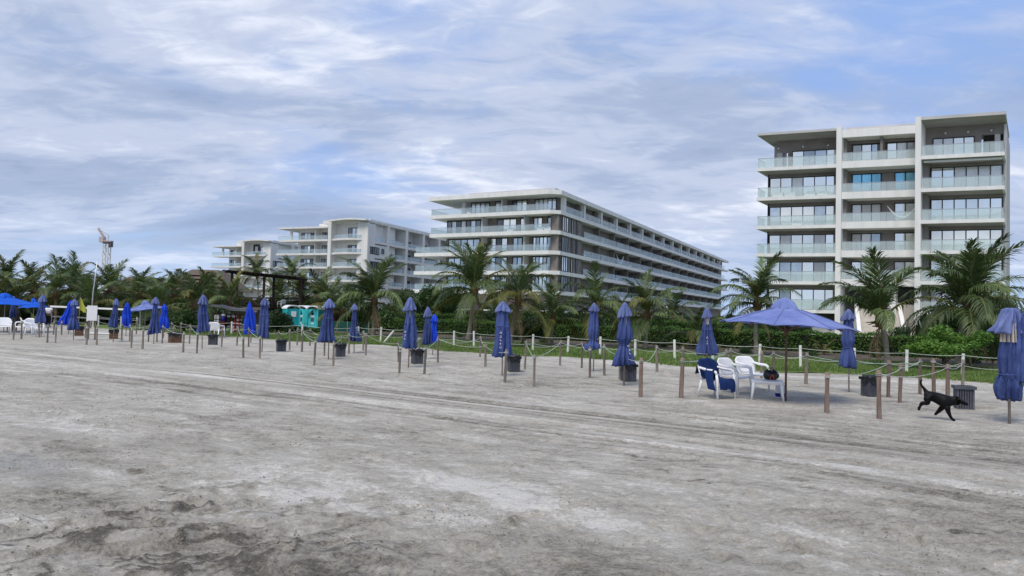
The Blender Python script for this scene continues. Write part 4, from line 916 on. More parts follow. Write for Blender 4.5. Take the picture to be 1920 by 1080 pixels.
# ------------------------------------------------------------------ rope posts
POSTS = [(25, 636, 607), (40, 635.5, 602), (13, 623.5, 597), (73, 633.5, 604), (88.6, 641.5, 608), (104, 642, 609), (100, 629, 600), (115, 630, 601), (162, 647, 611), (181, 648, 612), (246, 653, 614), (267, 655, 616), (228, 638.5, 607), (243, 638.5, 607), (255.5, 628, 600), (278, 640, 608), (294, 640.5, 608), (304, 644, 609), (343, 662, 622), (369, 663, 622), (355, 643.5, 608), (415.5, 651, 614), (456, 672, 630), (487, 673, 630), (444, 648.5, 612), (466, 651, 614), (543, 655.5, 617), (557, 647.6, 614), (566, 658.5, 619), (581, 649, 616), (589, 684.5, 636), (608, 667, 628), (625, 686, 640), (654, 663.5, 625), (681, 657, 620), (685.6, 668, 625), (748.6, 698.5, 653), (747, 680, 640), (795.6, 702, 648), (821, 679, 631), (900, 669.5, 630), (910, 689.5, 645), (946.5, 715, 655), (984, 693, 639), (1001, 722, 665), (1050, 684, 638), (1091, 688, 640), (1106, 709.5, 650), (1133, 705, 645), (1162, 713, 660), (1201, 741.5, 671), (1232, 700, 648), (1280, 704, 650), (1277, 746, 671), (1362, 704, 655), (1368, 701, 653), (1428, 708, 658), (1450, 704, 658), (1511, 718.5, 661), (1550, 774, 698), (1648.5, 784.5, 694), (1665.5, 745, 675), (1687, 756, 683), (1725, 736, 672), (1751, 738, 672), (1777, 741, 683), (1805, 725, 674), (522, 649, 620), (641, 660, 628), (785, 670, 632), (321, 634, 604), (338, 634, 604), (326, 640, 611), (392, 636, 607), (470, 642, 612), (769, 668, 640), (160, 634, 606)]
POSTS.sort(key=lambda p: p[0])
# the nearest landmark of each post, for its description
LM = [(22, 'leftmost brown bin'), (66, 'white chairs'), (77, 'leftmost folded navy umbrella'), (138, 'flagged umbrella'), (148, 'second brown bin'), (172, 'white notice board'), (213, 'third brown bin'), (235, 'first royal blue umbrella'), (288, 'umbrella before the pale open parasol'), (328, 'two-sided brown bin'), (379, 'umbrella before the round bush'), (399, 'tilted charcoal bin'), (466, 'royal blue umbrella at the stall'), (491, 'umbrella under the pergola post'), (527, 'charcoal bin before the toilets'), (616, 'umbrella hiding the toilets edge'), (638, 'bin before the green netting'), (664, 'small netting-side umbrella'), (766, 'big umbrella at the broad tree'), (782, 'bin under the big umbrella'), (799, 'twin-coloured umbrella pair'), (942, 'lettered umbrella'), (963, 'bin by the lettered umbrella'), (1113, 'narrow high umbrella'), (1170, 'wide flared umbrella'), (1245, 'sand heap'), (1325, 'dotted umbrella'), (1350, 'towel-draped chair'), (1435, 'white table'), (1592, 'waisted umbrella'), (1631, 'bag-topped bin'), (1765, 'black dog'), (1807, 'bin behind the dog')]
PTOP = []
for i, (x, b, t) in enumerate(POSTS):
    P = g(x, b); h = 0.75
    for z in np.linspace(0.5, 1.3, 161):       # post height that reaches the photographed top
        d = np.array([P[0], P[1], z]) - np.array([0, 0, EYE]); yy = 540 - FPX * (d @ CU) / (d @ _f)
        if yy <= t: h = z; break
    r = random.Random(i * 7 + 1); hz = sand_h(P[0], P[1]); rr = r.uniform(0.042, 0.053) if x > 1190 else r.uniform(0.034, 0.043); mb = MB(); K = 7; lean = np.array([r.uniform(-.03, .03), r.uniform(-.03, .03), 0])
    R = []
    for k in range(K + 1):
        q = k / K; z = -0.25 + (h - hz + 0.25) * q; rad_ = rr * (1.08 - 0.16 * q) * (1 + 0.05 * math.sin(k * 2.1 + i))
        R.append([lean * max(0, z) + np.array([rad_ * math.cos(j * 0.6981 + 0.2 * math.sin(k + i)), rad_ * math.sin(j * 0.6981), z]) * np.array([1, 1, 1]) for j in range(9)])
    mb.rings(R)
    near_lm = min(LM, key=lambda L_: abs(L_[0] - x)); side = 'left of' if x < near_lm[0] - 3 else ('right of' if x > near_lm[0] + 3 else 'at')
    o = part('rope_post', mb, MT['wood_red'] if x in (1201, 1277, 1550, 1648.5, 1665.5, 1687, 1725, 1751, 1777) else MT['wood'], None, True, loc=(P[0], P[1], hz))
    tag(o, '%s wooden rope post from the left, %s the %s' % (ordinal(i + 1), side, near_lm[1]), 'post', 'wooden rope posts on the sand')
    PTOP.append((x, b, np.array([P[0], P[1], h]) + lean * h, rr))
def ptop(x, b):
    return min(PTOP, key=lambda p: abs(p[0] - x) + abs(p[1] - b))
# ropes slung between posts
NAMES = {}
ROPES = [((1648.5, 784.5), (1687, 756), .10), ((1687, 756), (1725, 736), .06), ((1648.5, 784.5), (1777, 741), .22), ((1777, 741), (1805, 725), .18), ((1550, 774), (1665.5, 745), .16), ((1665.5, 745), (1725, 736), .12), ((1751, 738), (1805, 725), .18), ((1511, 718.5), (1665.5, 745), .12), ((1450, 704), (1511, 718.5), .18), ((1277, 746), (1362, 704), .14), ((1277, 746), (1368, 701), .2), ((1280, 704), (1362, 704), .3), ((1368, 701), (1428, 708), .22), ((1428, 708), (1450, 704), .2),
         ((1201, 741.5), (1232, 700), .25), ((1232, 700), (1280, 704), .2), ((1201, 741.5), (1162, 713), .08), ((1133, 705), (1162, 713), .1), ((1106, 709.5), (1091, 688), .22), ((1050, 684), (1091, 688), .2), ((1001, 722), (1050, 684), .12), ((1001, 722), (984, 693), .1), ((984, 693), (1050, 684), .25), ((946.5, 715), (910, 689.5), .12), ((900, 669.5), (910, 689.5), .12), ((821, 679), (900, 669.5), .3), ((795.6, 702), (821, 679), .08), ((910, 689.5), (821, 679), .2), ((748.6, 698.5), (747, 680), .05), ((747, 680), (785, 670), .2), ((685.6, 668), (654, 663.5), .12), ((681, 657), (685.6, 668), .08), ((681, 657), (747, 680), .25), ((625, 686), (641, 660), .1), ((641, 660), (654, 663.5), .12), ((589, 684.5), (566, 658.5), .1), ((566, 658.5), (608, 667), .2), ((581, 649), (641, 660), .3), ((557, 647.6), (581, 649), .22), ((543, 655.5), (557, 647.6), .15), ((522, 649), (543, 655.5), .2), ((487, 673), (466, 651), .1), ((466, 651), (522, 649), .3), ((456, 672), (444, 648.5), .1), ((444, 648.5), (470, 642), .15), ((415.5, 651), (444, 648.5), .2), ((369, 663), (355, 643.5), .1), ((355, 643.5), (392, 636), .2), ((343, 662), (304, 644), .15), ((321, 634), (355, 643.5), .2), ((338, 634), (392, 636), .15), ((267, 655), (294, 640.5), .1), ((246, 653), (243, 638.5), .08), ((228, 638.5), (278, 640), .25), ((181, 648), (228, 638.5), .2), ((162, 647), (160, 634), .08), ((104, 642), (115, 630), .1), ((88.6, 641.5), (100, 629), .1), ((73, 633.5), (100, 629), .2), ((40, 635.5), (73, 633.5), .15)]
for i, (a, b, sag) in enumerate(sorted(ROPES, key=lambda r_: min(r_[0][0], r_[1][0]))):
    pa, pb = ptop(*a), ptop(*b); A0 = pa[2] - np.array([0, 0, 0.09]); B0 = pb[2] - np.array([0, 0, 0.09])
    D0 = B0 - A0; L0 = np.linalg.norm(D0); sag = min(sag, 0.10 * L0 + 0.02) * 0.62
    mb = MB(); mb.tube([A0 + D0 * t - np.array([0, 0, 4 * sag * t * (1 - t)]) for t in np.linspace(0, 1, 13)], 0.0072, 5)
    for E_, q in ((A0, pa), (B0, pb)):          # knotted turns round the post
        for dz in (-0.015, 0.012):
            mb.tube([E_ + np.array([(q[3] + 0.012) * math.cos(k * 0.6283), (q[3] + 0.012) * math.sin(k * 0.6283), dz]) for k in range(11)], 0.008, 4, False)
    i1, i2 = sorted((PTOP.index(pa) + 1, PTOP.index(pb) + 1))
    o = part('rope', mb, MT['rope_g'] if i % 5 == 2 else MT['rope'], None, True)
    tag(o, 'pale rope slung between the %s and %s wooden posts from the left' % (ordinal(i1), ordinal(i2)), 'rope', 'ropes between the wooden posts')

# ------------------------------------------------------------------ white post fence
fe = thing('rope_fence', 'long fence of white posts with two rope rails along the lawn edge', 'fence', (0, 0, 0))
FP = []
for s_ in list(np.arange(-7.6, 31, 1.83)) + [35.6, 41, 45, 49.5, 52.2, 54.3, 57.5, 61.3, 65]:
    r = random.Random(int(s_ * 100)); n_ = 31.0 + r.uniform(-.25, .25) + (0.8 if 22 < s_ < 37 else 0) - (0.6 if s_ > 40 else 0); p = sn(s_ + r.uniform(-.12, .12), n_); FP.append(p)
    l1, l2 = r.uniform(-.05, .05), r.uniform(-.03, .03); mb = MB(); h = r.uniform(0.86, 0.94); wd = 0.058
    mb.tube([p + np.array([0, 0, -0.3]), p + np.array([l1 * h, l2 * h, h])], [wd, wd * 0.96], 10); part('post', mb, MT['post_white'], fe)
p = sn(28.4, 31.6); part('fallen_post', MB().tube([p + np.array([-0.1, 0, -0.05]), p + np.array([0.5, 0.1, 0.72])], 0.055, 8), MT['post_white'], fe)
for hz in (0.80, 0.42):
    for a, b in zip(FP[:-1], FP[1:]):
        L0 = np.linalg.norm(b - a); sg = (0.05 if hz > .6 else 0.09) * L0 / 1.9
        part('rope', MB().tube([a + (b - a) * t + np.array([0, -0.06, hz - 4 * sg * t * (1 - t)]) for t in np.linspace(0, 1, 7)], 0.010, 5), MT['rope'], fe, True)
# ------------------------------------------------------------------ umbrellas
def pleat(x):
    f_ = x - math.floor(x); return 1 - abs(2 * f_ - 1) * 2           # triangle wave -1..1
def folded_surface(prof, nf, seed, seg=80, twist=0.25, rows=26, lob=0.13):
    """draped folded canvas; prof is a list of (z, radius, pleat depth, x shift, y shift)"""
    r = random.Random(seed); ph = r.uniform(0, 6); w1, w2 = r.uniform(0, 6), r.uniform(0, 6); amps = [r.uniform(0.55, 1.25) for _ in range(nf)]; offs = [r.uniform(-.25, .25) for _ in range(nf)]
    zs = np.array([p[0] for p in prof]); R = []
    t_all = np.linspace(0, 1, rows); tt = np.linspace(0, 1, len(prof))
    for t in t_all:
        z, ra, am, sx, sy = [np.interp(t, tt, [p[k] for p in prof]) for k in range(5)]
        ring = []
        for j in range(seg):
            th = 2 * math.pi * j / seg; u_ = th / (2 * math.pi) * nf + ph + twist * t; k = int(math.floor(u_)) % nf
            q = ra * (1 + 1.75 * am * amps[k] * (pleat(u_ + offs[k] * 0.3) + 0.35 * pleat(2.0 * u_ + w2 + 1.5 * t)) + lob * math.sin(2 * th + w1 + 3 * t) + 0.5 * lob * math.sin(3 * th + w2 - 4 * t))
            dz = -0.05 * am * pleat(u_) * (t > 0.9) - 0.04 * math.sin(th + w1) * (t ** 6)
            ring.append((sx + q * math.cos(th), sy + q * math.sin(th), z + dz))
        R.append(ring)
    return R
def print_marks(parent, z0, z1, ang, rad_fn, n, seed, w=0.028):
    """strokes of worn white lettering running down the folded canvas"""
    r = random.Random(seed); mb = MB()
    for i in range(n):
        z = z1 + (z0 - z1) * (i + 0.2) / n; hh = abs(z0 - z1) / n * 0.42; k = i % 4
        def pt(u_, v_):
            rr = rad_fn(z + hh * v_) + 0.012; a = ang + (u_ * w) / rr; return (rr * math.cos(a), rr * math.sin(a), z + hh * v_)
        pts = {0: [(-1, 0), (-.6, .9), (.6, 1), (1, .2), (.2, -.2)], 1: [(-1, -.2), (1, .1), (.8, .8), (-.4, .9)], 2: [(-.8, 1), (-.2, .3), (.9, 0)], 3: [(0, 1), (.2, 0), (-.8, .1), (-.6, .7), (.9, .8)]}[k]
        mb.tube([pt(*q) for q in pts], 0.007 + 0.003 * r.random(), 5)
    return part('print', mb, MT['print'], parent)
def folded_umbrella(label, px, py, H, zb, rb, waist=None, cap=(0.36, 0.19), mid=0.155, mat='navy', capmat='navy_cap', seed=0, lean=(0, 0), shift=(0, 0), pole='pole', nf=8, strap=True, marks=None, wood=False, group='folded navy umbrellas', polebase=True, xy=None):
    rv = random.Random(seed * 13 + 4); lean = (lean[0] + rv.uniform(-.03, .03), lean[1] + rv.uniform(-.02, .02)); nf = rv.choice([6, 7, 8, 9]); mid *= rv.uniform(.9, 1.1); cap = (cap[0] * rv.uniform(.85, 1.2), cap[1] * rv.uniform(.88, 1.15)); shift = (shift[0] + rv.uniform(-.05, .05), shift[1])
    rb, mid, cap = rb * 0.69, mid * 0.74, (cap[0], cap[1] * 0.68)
    if waist: waist = (waist[0], waist[1] * 0.66)
    P = np.array(xy) if xy is not None else g(px, py); hz = sand_h(P[0], P[1])
    o = thing('folded_umbrella', label, 'umbrella', (P[0], P[1], hz), 0, group)
    top = np.array([lean[0] * H, lean[1] * H, H - 0.06])
    part('pole', MB().tube([(0, 0, -0.3), top], 0.021, 8), MT[pole], o, True)
    def ax(z): return (lean[0] * z + shift[0] * max(0, (H - z) / H), lean[1] * z + shift[1] * max(0, (H - z) / H))
    zc = H - cap[0]
    prof = [(H - 0.10, 0.03, 0, *ax(H)), (zc + 0.10, mid * 0.5, .12, *ax(zc)), (zc - 0.08, mid * 0.72, .2, *ax(zc)), (zc - 0.4, mid * 0.9, .24, *ax(zc - .3))]
    if waist:
        zw, rw = waist
        prof += [((zc - 0.4 + zw) / 2, mid * 1.08, .2, *ax((zc + zw) / 2)), (zw + 0.14, mid * 0.98, .18, *ax(zw)), (zw, rw, .22, *ax(zw)), (zw - 0.12, rw + (rb - rw) * 0.38, .25, *ax(zw))]
    else:
        prof += [((zc + zb) / 2, mid * 1.08, .22, *ax((zc + zb) / 2)), (zb + 0.35, (mid + rb) / 2 * 1.02, .24, *ax(zb))]
    prof += [(zb + 0.16, rb * 0.95, .28, *ax(zb)), (zb, rb, .30, *ax(zb))]
    c = part('canopy', MB().rings(folded_surface(prof, nf, seed, twist=rv.uniform(-.6, .6), lob=rv.uniform(.08, .2)), True, False), MT[mat], o, True)
    me_ = c.data; me_.flip_normals() if False else None
    # vented cap hanging over the neck
    r = random.Random(seed + 5); cx, cy = ax(H)
    cp = [(H, 0.025, 0, cx, cy), (H - 0.05, cap[1] * 0.42, .08, cx, cy), (H - cap[0] * 0.45, cap[1] * 0.78, .14, cx, cy), (H - cap[0] * 0.8, cap[1], .2, cx, cy), (zc, cap[1] * 1.08, .24, cx, cy)]
    part('vent_cap', MB().rings(folded_surface(cp, nf, seed + 3, rows=12, lob=0.07), True, False), MT[capmat], o, True)
    if strap:
        zs_ = waist[0] if waist else zc - 0.42; rs_ = (waist[1] * 1.12 if waist else mid * 1.16)
        part('strap', MB().tube([(ax(zs_)[0] + rs_ * math.cos(k * 0.314), ax(zs_)[1] + rs_ * math.sin(k * 0.314), zs_ + 0.015 * math.sin(k)) for k in range(21)], 0.013, 5, False), MT[mat], o, True)
    if wood:
        mb = MB()
        for k in range(5):
            a = math.atan2(-P[1], -P[0]) + (k - 2) * 0.5; mb.bar((ax(zc)[0] + 0.10 * math.cos(a), ax(zc)[1] + 0.10 * math.sin(a), zc - 0.24), (cx + 0.085 * math.cos(a), cy + 0.085 * math.sin(a), zc + 0.12), 0.03, 0.022)
        part('rib', mb, MT['beige'], o)
    if marks:
        a = math.atan2(-P[1], -P[0]) + marks[3]; part_r = lambda z: np.interp(-z, [-p[0] for p in prof], [p[1] * 1.13 for p in prof])
        print_marks(o, marks[0], marks[1], a, part_r, marks[2], seed)
    return o
U_ = folded_umbrella
U_('small distant navy umbrella behind the left azure parasol', 22, 620, 2.2, 0.85, 0.22, seed=1, mid=.16, xy=(*g(22, 620)[:2], 0))
U_('leftmost full-size folded navy umbrella beside the white-shirted person', 77, 633, 2.22, 0.72, 0.29, seed=2, mid=.17, shift=(-.05, 0))
U_('folded navy umbrella with a yellow flag behind its right side', 138, 637, 2.10, 0.55, 0.28, waist=(1.15, .15), seed=3, mid=.16)
U_('folded navy umbrella just right of the white notice board', 212, 640, 2.16, 0.70, 0.25, seed=4, mid=.165, shift=(-.12, 0))
U_('folded navy umbrella in front of the pale open parasol', 288, 647, 2.20, 0.48, 0.28, seed=5, mid=.16, shift=(-.05, 0))
U_('folded navy umbrella directly in front of the round green bush', 379, 655, 2.36, 0.75, 0.26, seed=6, mid=.19, cap=(.36, .23))
U_('folded navy umbrella under the pergola corner post beside the royal blue one', 491, 660, 2.30, 0.62, 0.28, seed=7, mid=.2, cap=(.36, .2))
U_('folded navy umbrella overlapping the right edge of the teal toilets', 616, 674, 2.28, 0.66, 0.33, seed=8, mid=.19, cap=(.33, .24), shift=(-.08, 0))
U_('small folded navy umbrella flaring low before the green netting', 664, 662, 2.16, 0.55, 0.36, seed=9, mid=.14, cap=(.3, .17), marks=(0.8, 1.1, 3, .5))
U_('big folded royal-navy umbrella with a white mark at its lower left', 766, 689, 2.37, 0.68, 0.30, seed=10, mid=.24, cap=(.40, .27), mat='navy', wood=True, marks=(0.85, 1.2, 3, -.75))
U_('pale folded navy umbrella paired with a royal blue one behind it', 799, 672, 2.12, 0.62, 0.24, seed=11, mid=.19, cap=(.40, .19))
U_('folded blue umbrella with white lettering down its left side', 942, 705, 2.25, 0.60, 0.30, seed=12, mid=.24, cap=(.34, .24), mat='navy', marks=(0.75, 1.3, 5, -.35))
U_('narrow folded navy umbrella standing high beside the brown post', 1113, 695, 2.38, 0.78, 0.28, waist=(1.08, .15), seed=13, mid=.19, cap=(.30, .21))
U_('wide folded navy umbrella with flared skirt above a charcoal bin', 1170, 723, 2.30, 0.58, 0.30, waist=(1.12, .155), seed=14, mid=.21, cap=(.40, .25), wood=True, marks=(0.8, 1.1, 3, .8))
U_('folded navy umbrella with white dots down the front, left of the chairs', 1325, 703, 2.33, 0.72, 0.33, seed=15, mid=.17, cap=(.36, .2), wood=True, marks=(1.0, 1.3, 3, .05))
U_('tightly waisted folded blue umbrella behind the open umbrella', 1592, 734, 2.29, 0.70, 0.29, waist=(1.22, .15), seed=16, mid=.19, cap=(.32, .2), marks=None)
# royal blue ones
RG = 'folded royal blue umbrellas'
U_('royal blue folded umbrella behind the flagged navy umbrella', 128, 626, 2.0, 0.55, 0.42, seed=21, mid=.2, mat='royal', capmat='royal', group=RG, strap=False, shift=(-.25, 0))
U_('royal blue folded umbrella between the notice board and the pale parasol', 236, 631, 1.95, 0.50, 0.30, seed=22, mid=.26, mat='royal', capmat='royal', group=RG, strap=False)
U_('royal blue folded umbrella just left of the round bush', 307, 634, 1.95, 0.55, 0.27, seed=23, mid=.24, mat='royal', capmat='royal', group=RG, strap=False)
U_('royal blue folded umbrella by the stall under the pergola', 467, 644, 2.15, 0.50, 0.30, seed=24, mid=.25, mat='royal', capmat='royal', group=RG, strap=False)
U_('royal blue folded umbrella half hidden behind the pale navy one', 811, 664, 1.80, 0.55, 0.22, seed=25, mid=.17, mat='royal', capmat='royal', group=RG, strap=False)
# the near right umbrella: lopsided cap, bare ribs, tied waist, puffed skirt
P = g(1891, 795); o = thing('folded_umbrella', 'large near folded umbrella with bare wooden ribs at the right edge', 'umbrella', (P[0], P[1], sand_h(*P[:2])), 0, 'folded navy umbrellas')
part('pole', MB().tube([(0.02, 0, -0.3), (0, 0, 2.2)], 0.026, 8), MT['pole'], o, True)
va = math.atan2(-P[1], -P[0]); vx = np.array([-math.sin(va), math.cos(va)]) * -1  # unit vector to the viewer's right... set below
vr = np.array([math.cos(math.atan2(P[0], P[1])), -math.sin(math.atan2(P[0], P[1]))])
def sh(a): return (vr[0] * a, vr[1] * a)
part('canopy', MB().rings(folded_surface([(1.72, 0.067, .1, *sh(0.028)), (1.62, 0.127, .14, *sh(0.023)), (1.50, 0.141, .16, *sh(0.011)), (1.30, 0.151, .14, *sh(0.000)), (1.12, 0.144, .16, *sh(0.005)), (1.0, 0.124, .18, *sh(0.005)), (.96, 0.114, .2, *sh(0.005)), (.90, 0.134, .2, *sh(-0.005)), (.72, 0.164, .22, *sh(-0.017)), (.58, 0.157, .2, *sh(-0.017)), (.47, 0.134, .26, *sh(-0.005))], 8, 31, rows=34), True, False), MT['navy'], o, True)
part('vent_cap', MB().rings(folded_surface([(2.27, 0.060, .2, *sh(0.023)), (2.24, 0.107, .2, *sh(0.017)), (2.08, 0.154, .2, *sh(-0.000)), (1.92, 0.194, .22, *sh(-0.033)), (1.80, 0.221, .26, *sh(-0.050))], 7, 33, rows=16), True, False), MT['navy_cap'], o, True)
part('back_flap', MB().rings(folded_surface([(2.18, 0.067, .2, *sh(0.112)), (1.9, 0.114, .2, *sh(0.134)), (1.5, 0.114, .2, *sh(0.140)), (1.2, 0.101, .2, *sh(0.140)), (.98, 0.127, .24, *sh(0.134)), (.82, 0.094, .3, *sh(0.134))], 6, 35, rows=20), True, True), MT['navy'], o, True)
part('strap', MB().tube([(sh(.01)[0] + .17 * math.cos(k * .314), sh(.01)[1] + .17 * math.sin(k * .314), .965) for k in range(21)], 0.014, 5, False), MT['navy'], o, True)
for k in range(5):
    a = va + (k - 2) * 0.42; part('rib', MB().bar((.16 * math.cos(a), .16 * math.sin(a), 1.60), (.13 * math.cos(a), .13 * math.sin(a), 1.96), .045, .03), MT['beige'], o)

def open_canopy(o, R, z_edge, z_top, n, mat, tilt=(0, 0), scallop=0.05, vent=True, ventmat=None, seed=0, sides=True):
    mb = MB(); rows = 9; seg = n * 6; Rg = []
    def pt(t, th):
        k = (th / (2 * math.pi) * n) % 1.0; sagf = math.sin(math.pi * k)
        rr = R * t * (math.cos(math.pi / n) / math.cos((k - .5) * 2 * math.pi / n)); z = z_top + (z_edge - z_top) * (t ** 1.18) - 0.02 * sagf * math.sin(math.pi * min(1, t)) + scallop * sagf * (t ** 5)
        x, y = rr * math.cos(th), rr * math.sin(th); return (x, y, z + x * tilt[0] + y * tilt[1])
    for i in range(rows):
        Rg.append([pt(0.07 + 0.93 * (1 - i / (rows - 1)), 2 * math.pi * j / seg) for j in range(seg)])
    under = [[(x, y, z - 0.012) for (x, y, z) in ring] for ring in Rg[::-1]]
    mb.rings(Rg[0:1] and (under + Rg), True, False); part('canopy', mb, mat, o, True)
    if vent:
        r = random.Random(seed); V = []
        Rv = []
        for i in range(7):
            t = i / 6; Rv.append([(R * .185 * (1 - t) ** .45 * (1 + .18 * math.sin(5 * th + seed) + .14 * math.sin(3 * th) + .06 * math.sin(11 * th + 4 * t)) * math.cos(th) - .05 * t, R * .185 * (1 - t) ** .45 * (1 + .18 * math.sin(5 * th + seed) + .06 * math.sin(9 * th + 3 * t)) * math.sin(th), z_top - .10 + .30 * t ** .9 + .05 * math.sin(4 * th + 2 * seed) * (1 - t)) for th in np.linspace(0, 2 * math.pi, 40, endpoint=False)])
        part('vent_cap', MB().rings(Rv, True, False), ventmat or mat, o, True)
    for k in range(n):
        th = 2 * math.pi * k / n; part('seam', MB().tube([np.array(pt(t_, th)) + np.array([0, 0, .004]) for t_ in np.linspace(.2, 1, 8)], .009, 4), MT['navy_cap'] if mat is MT['periwinkle'] else mat, o)
        a = pt(0.06, th); b = pt(0.98, th); part('rib', MB().bar((a[0], a[1], a[2] - .04), (b[0], b[1], b[2] - .035), .025, .02), MT['pole_brown'], o)
P = g(1473, 752)
o = thing('open_umbrella', 'open periwinkle-blue beach umbrella shading the white chairs', 'umbrella', (P[0], P[1], sand_h(*P[:2])), 0.25)
part('pole', MB().tube([(0, 0, -0.3), (0, 0, 2.3)], 0.027, 10), MT['pole_brown'], o, True)
part('hub', MB().tube([(0, 0, 1.56), (0, 0, 1.74)], [.05, .085], 10), MT['pole_brown'], o, True)
open_canopy(o, 1.58, 1.77, 2.25, 8, MT['periwinkle'], tilt=(-0.045, 0.02), seed=2)
for k in range(8):
    th = 2 * math.pi * k / 8; part('strut', MB().bar((.06 * math.cos(th), .06 * math.sin(th), 1.66), (.75 * math.cos(th), .75 * math.sin(th), 2.0), .02, .016), MT['pole_brown'], o)
def far_open(label, px, Y, R, ze, zt, mat, tilt, seed, n=8):
    p = gp(px, Y); o = thing('open_umbrella', label, 'umbrella', (p[0], p[1], 0), 0.2); part('pole', MB().tube([(0, 0, -.2), (0, 0, zt)], .025, 6), MT['pole'], o); open_canopy(o, R, ze, zt, n, mat, tilt, seed=seed); return o
far_open('large open azure parasol at the left edge', 8, 43, 1.95, 1.62, 2.15, MT['azure'], (0.0, 0), 3)
far_open('smaller open azure parasol just behind the leftmost folded umbrella', 62, 52, 1.0, 1.40, 1.92, MT['azure'], (0.05, 0), 4)
far_open('pale blue open parasol with tilted edge behind two folded umbrellas', 272, 52, 1.45, 1.42, 1.98, MT['periwinkle'], (0.14, 0), 5)

# ------------------------------------------------------------------ bins
def slat_bin(label, P, w=0.44, h=0.47, rz=0.0, bag=True, mat='bin', lean=0.0, horiz=False, seed=0, lid=False):
    o = thing('litter_bin', label, 'bin', (P[0], P[1], sand_h(P[0], P[1]) - 0.01), rz, 'slatted litter bins on the sand'); r = random.Random(seed)
    part('liner', MB().box((-w / 2 + .03, -w / 2 + .03, 0.0), (w / 2 - .03, w / 2 - .03, h - .02)), MT['bin_in'], o)
    n = 7
    for sd_ in range(4):
        c, s_ = math.cos(sd_ * math.pi / 2), math.sin(sd_ * math.pi / 2)
        if horiz:
            for k in range(5):
                mb = MB().box((-w / 2, -w / 2 - .004, h * k / 5 + .008), (w / 2, -w / 2 + .022, h * (k + 1) / 5 - .008)); mb.v = [(x * c - y * s_, x * s_ + y * c, z) for x, y, z in mb.v]; part('board', mb, MT[mat], o)
        else:
            for k in range(n):
                x0 = -w / 2 + w * k / n + .007; mb = MB().box((x0, -w / 2 - .002, .005), (x0 + w / n - .014, -w / 2 + .022, h - .01)); mb.v = [(x * c - y * s_, x * s_ + y * c, z) for x, y, z in mb.v]; part('slat', mb, MT[mat], o)
    rim = MB(); e = w / 2 + .035
    for (a, b) in (((-e, -e), (e, -e + .07)), ((-e, e - .07), (e, e)), ((-e, -e + .071), (-e + .07, e - .071)), ((e - .07, -e + .071), (e, e - .071))): rim.box((a[0], a[1], h - .045), (b[0], b[1], h + .025))
    part('rim', rim, MT['bin_in'] if bag else MT['bin'], o)
    if bag:
        R = []
        for i in range(9):
            t = i / 8; ring = []
            for j in range(36):
                th = 2 * math.pi * j / 36; sq = 1 / max(abs(math.cos(th)), abs(math.sin(th))); q = (w / 2 + .03) * (0.72 + 0.28 * sq) * (1.03 if t < .7 else 0.95 - .25 * (t - .7))
                q *= 1 + .05 * math.sin(9 * th + seed + 4 * t) + .03 * math.sin(17 * th + seed); z = h - .13 + .19 * t + .03 * math.sin(5 * th + seed) * (t < .3) + .02 * math.sin(7 * th + 2 * seed)
                ring.append((q * math.cos(th), q * math.sin(th), z))
            R.append(ring)
        part('bin_bag', MB().rings(R, True, False), MT['bag'], o, True)
    if lean: o.rotation_euler.y = lean
    return o
BL = {0: 'square charcoal slatted bin directly behind the black dog', 1: 'charcoal bin topped with a black bag between two rope posts', 2: 'charcoal bin under the wide flared umbrella', 3: 'charcoal bin with black bag right of the lettered umbrella', 4: 'charcoal bin below the big umbrella with a white mark', 5: 'charcoal bin in front of the green netting', 6: 'charcoal bin standing before the dark rounded bush',
      7: 'charcoal bin with splayed left side right of the bush-side umbrella', 8: 'wide brown box bin showing two sides', 9: 'brown box bin right of the notice board', 10: 'brown box bin below the yellow-flag umbrella', 11: 'brown box bin among the white chairs at the left edge'}
for x, y, k in BINS:
    P = g(x, y - 4); brown = k >= 8
    slat_bin(BL[k], P, w=0.35 if k == 0 else (0.52 if k == 8 else (0.42 if brown else (0.31 if k == 1 else 0.36))), h=0.50 if k == 0 else 0.48, rz=(-0.35, 0.3, 0.25, 0.2, 0.4, 0.35, 0.5, 0.15, 0.75, 0.5, 0.55, 0.6)[k], bag=k not in (0,), mat='crate' if brown else 'bin', horiz=brown, seed=k)

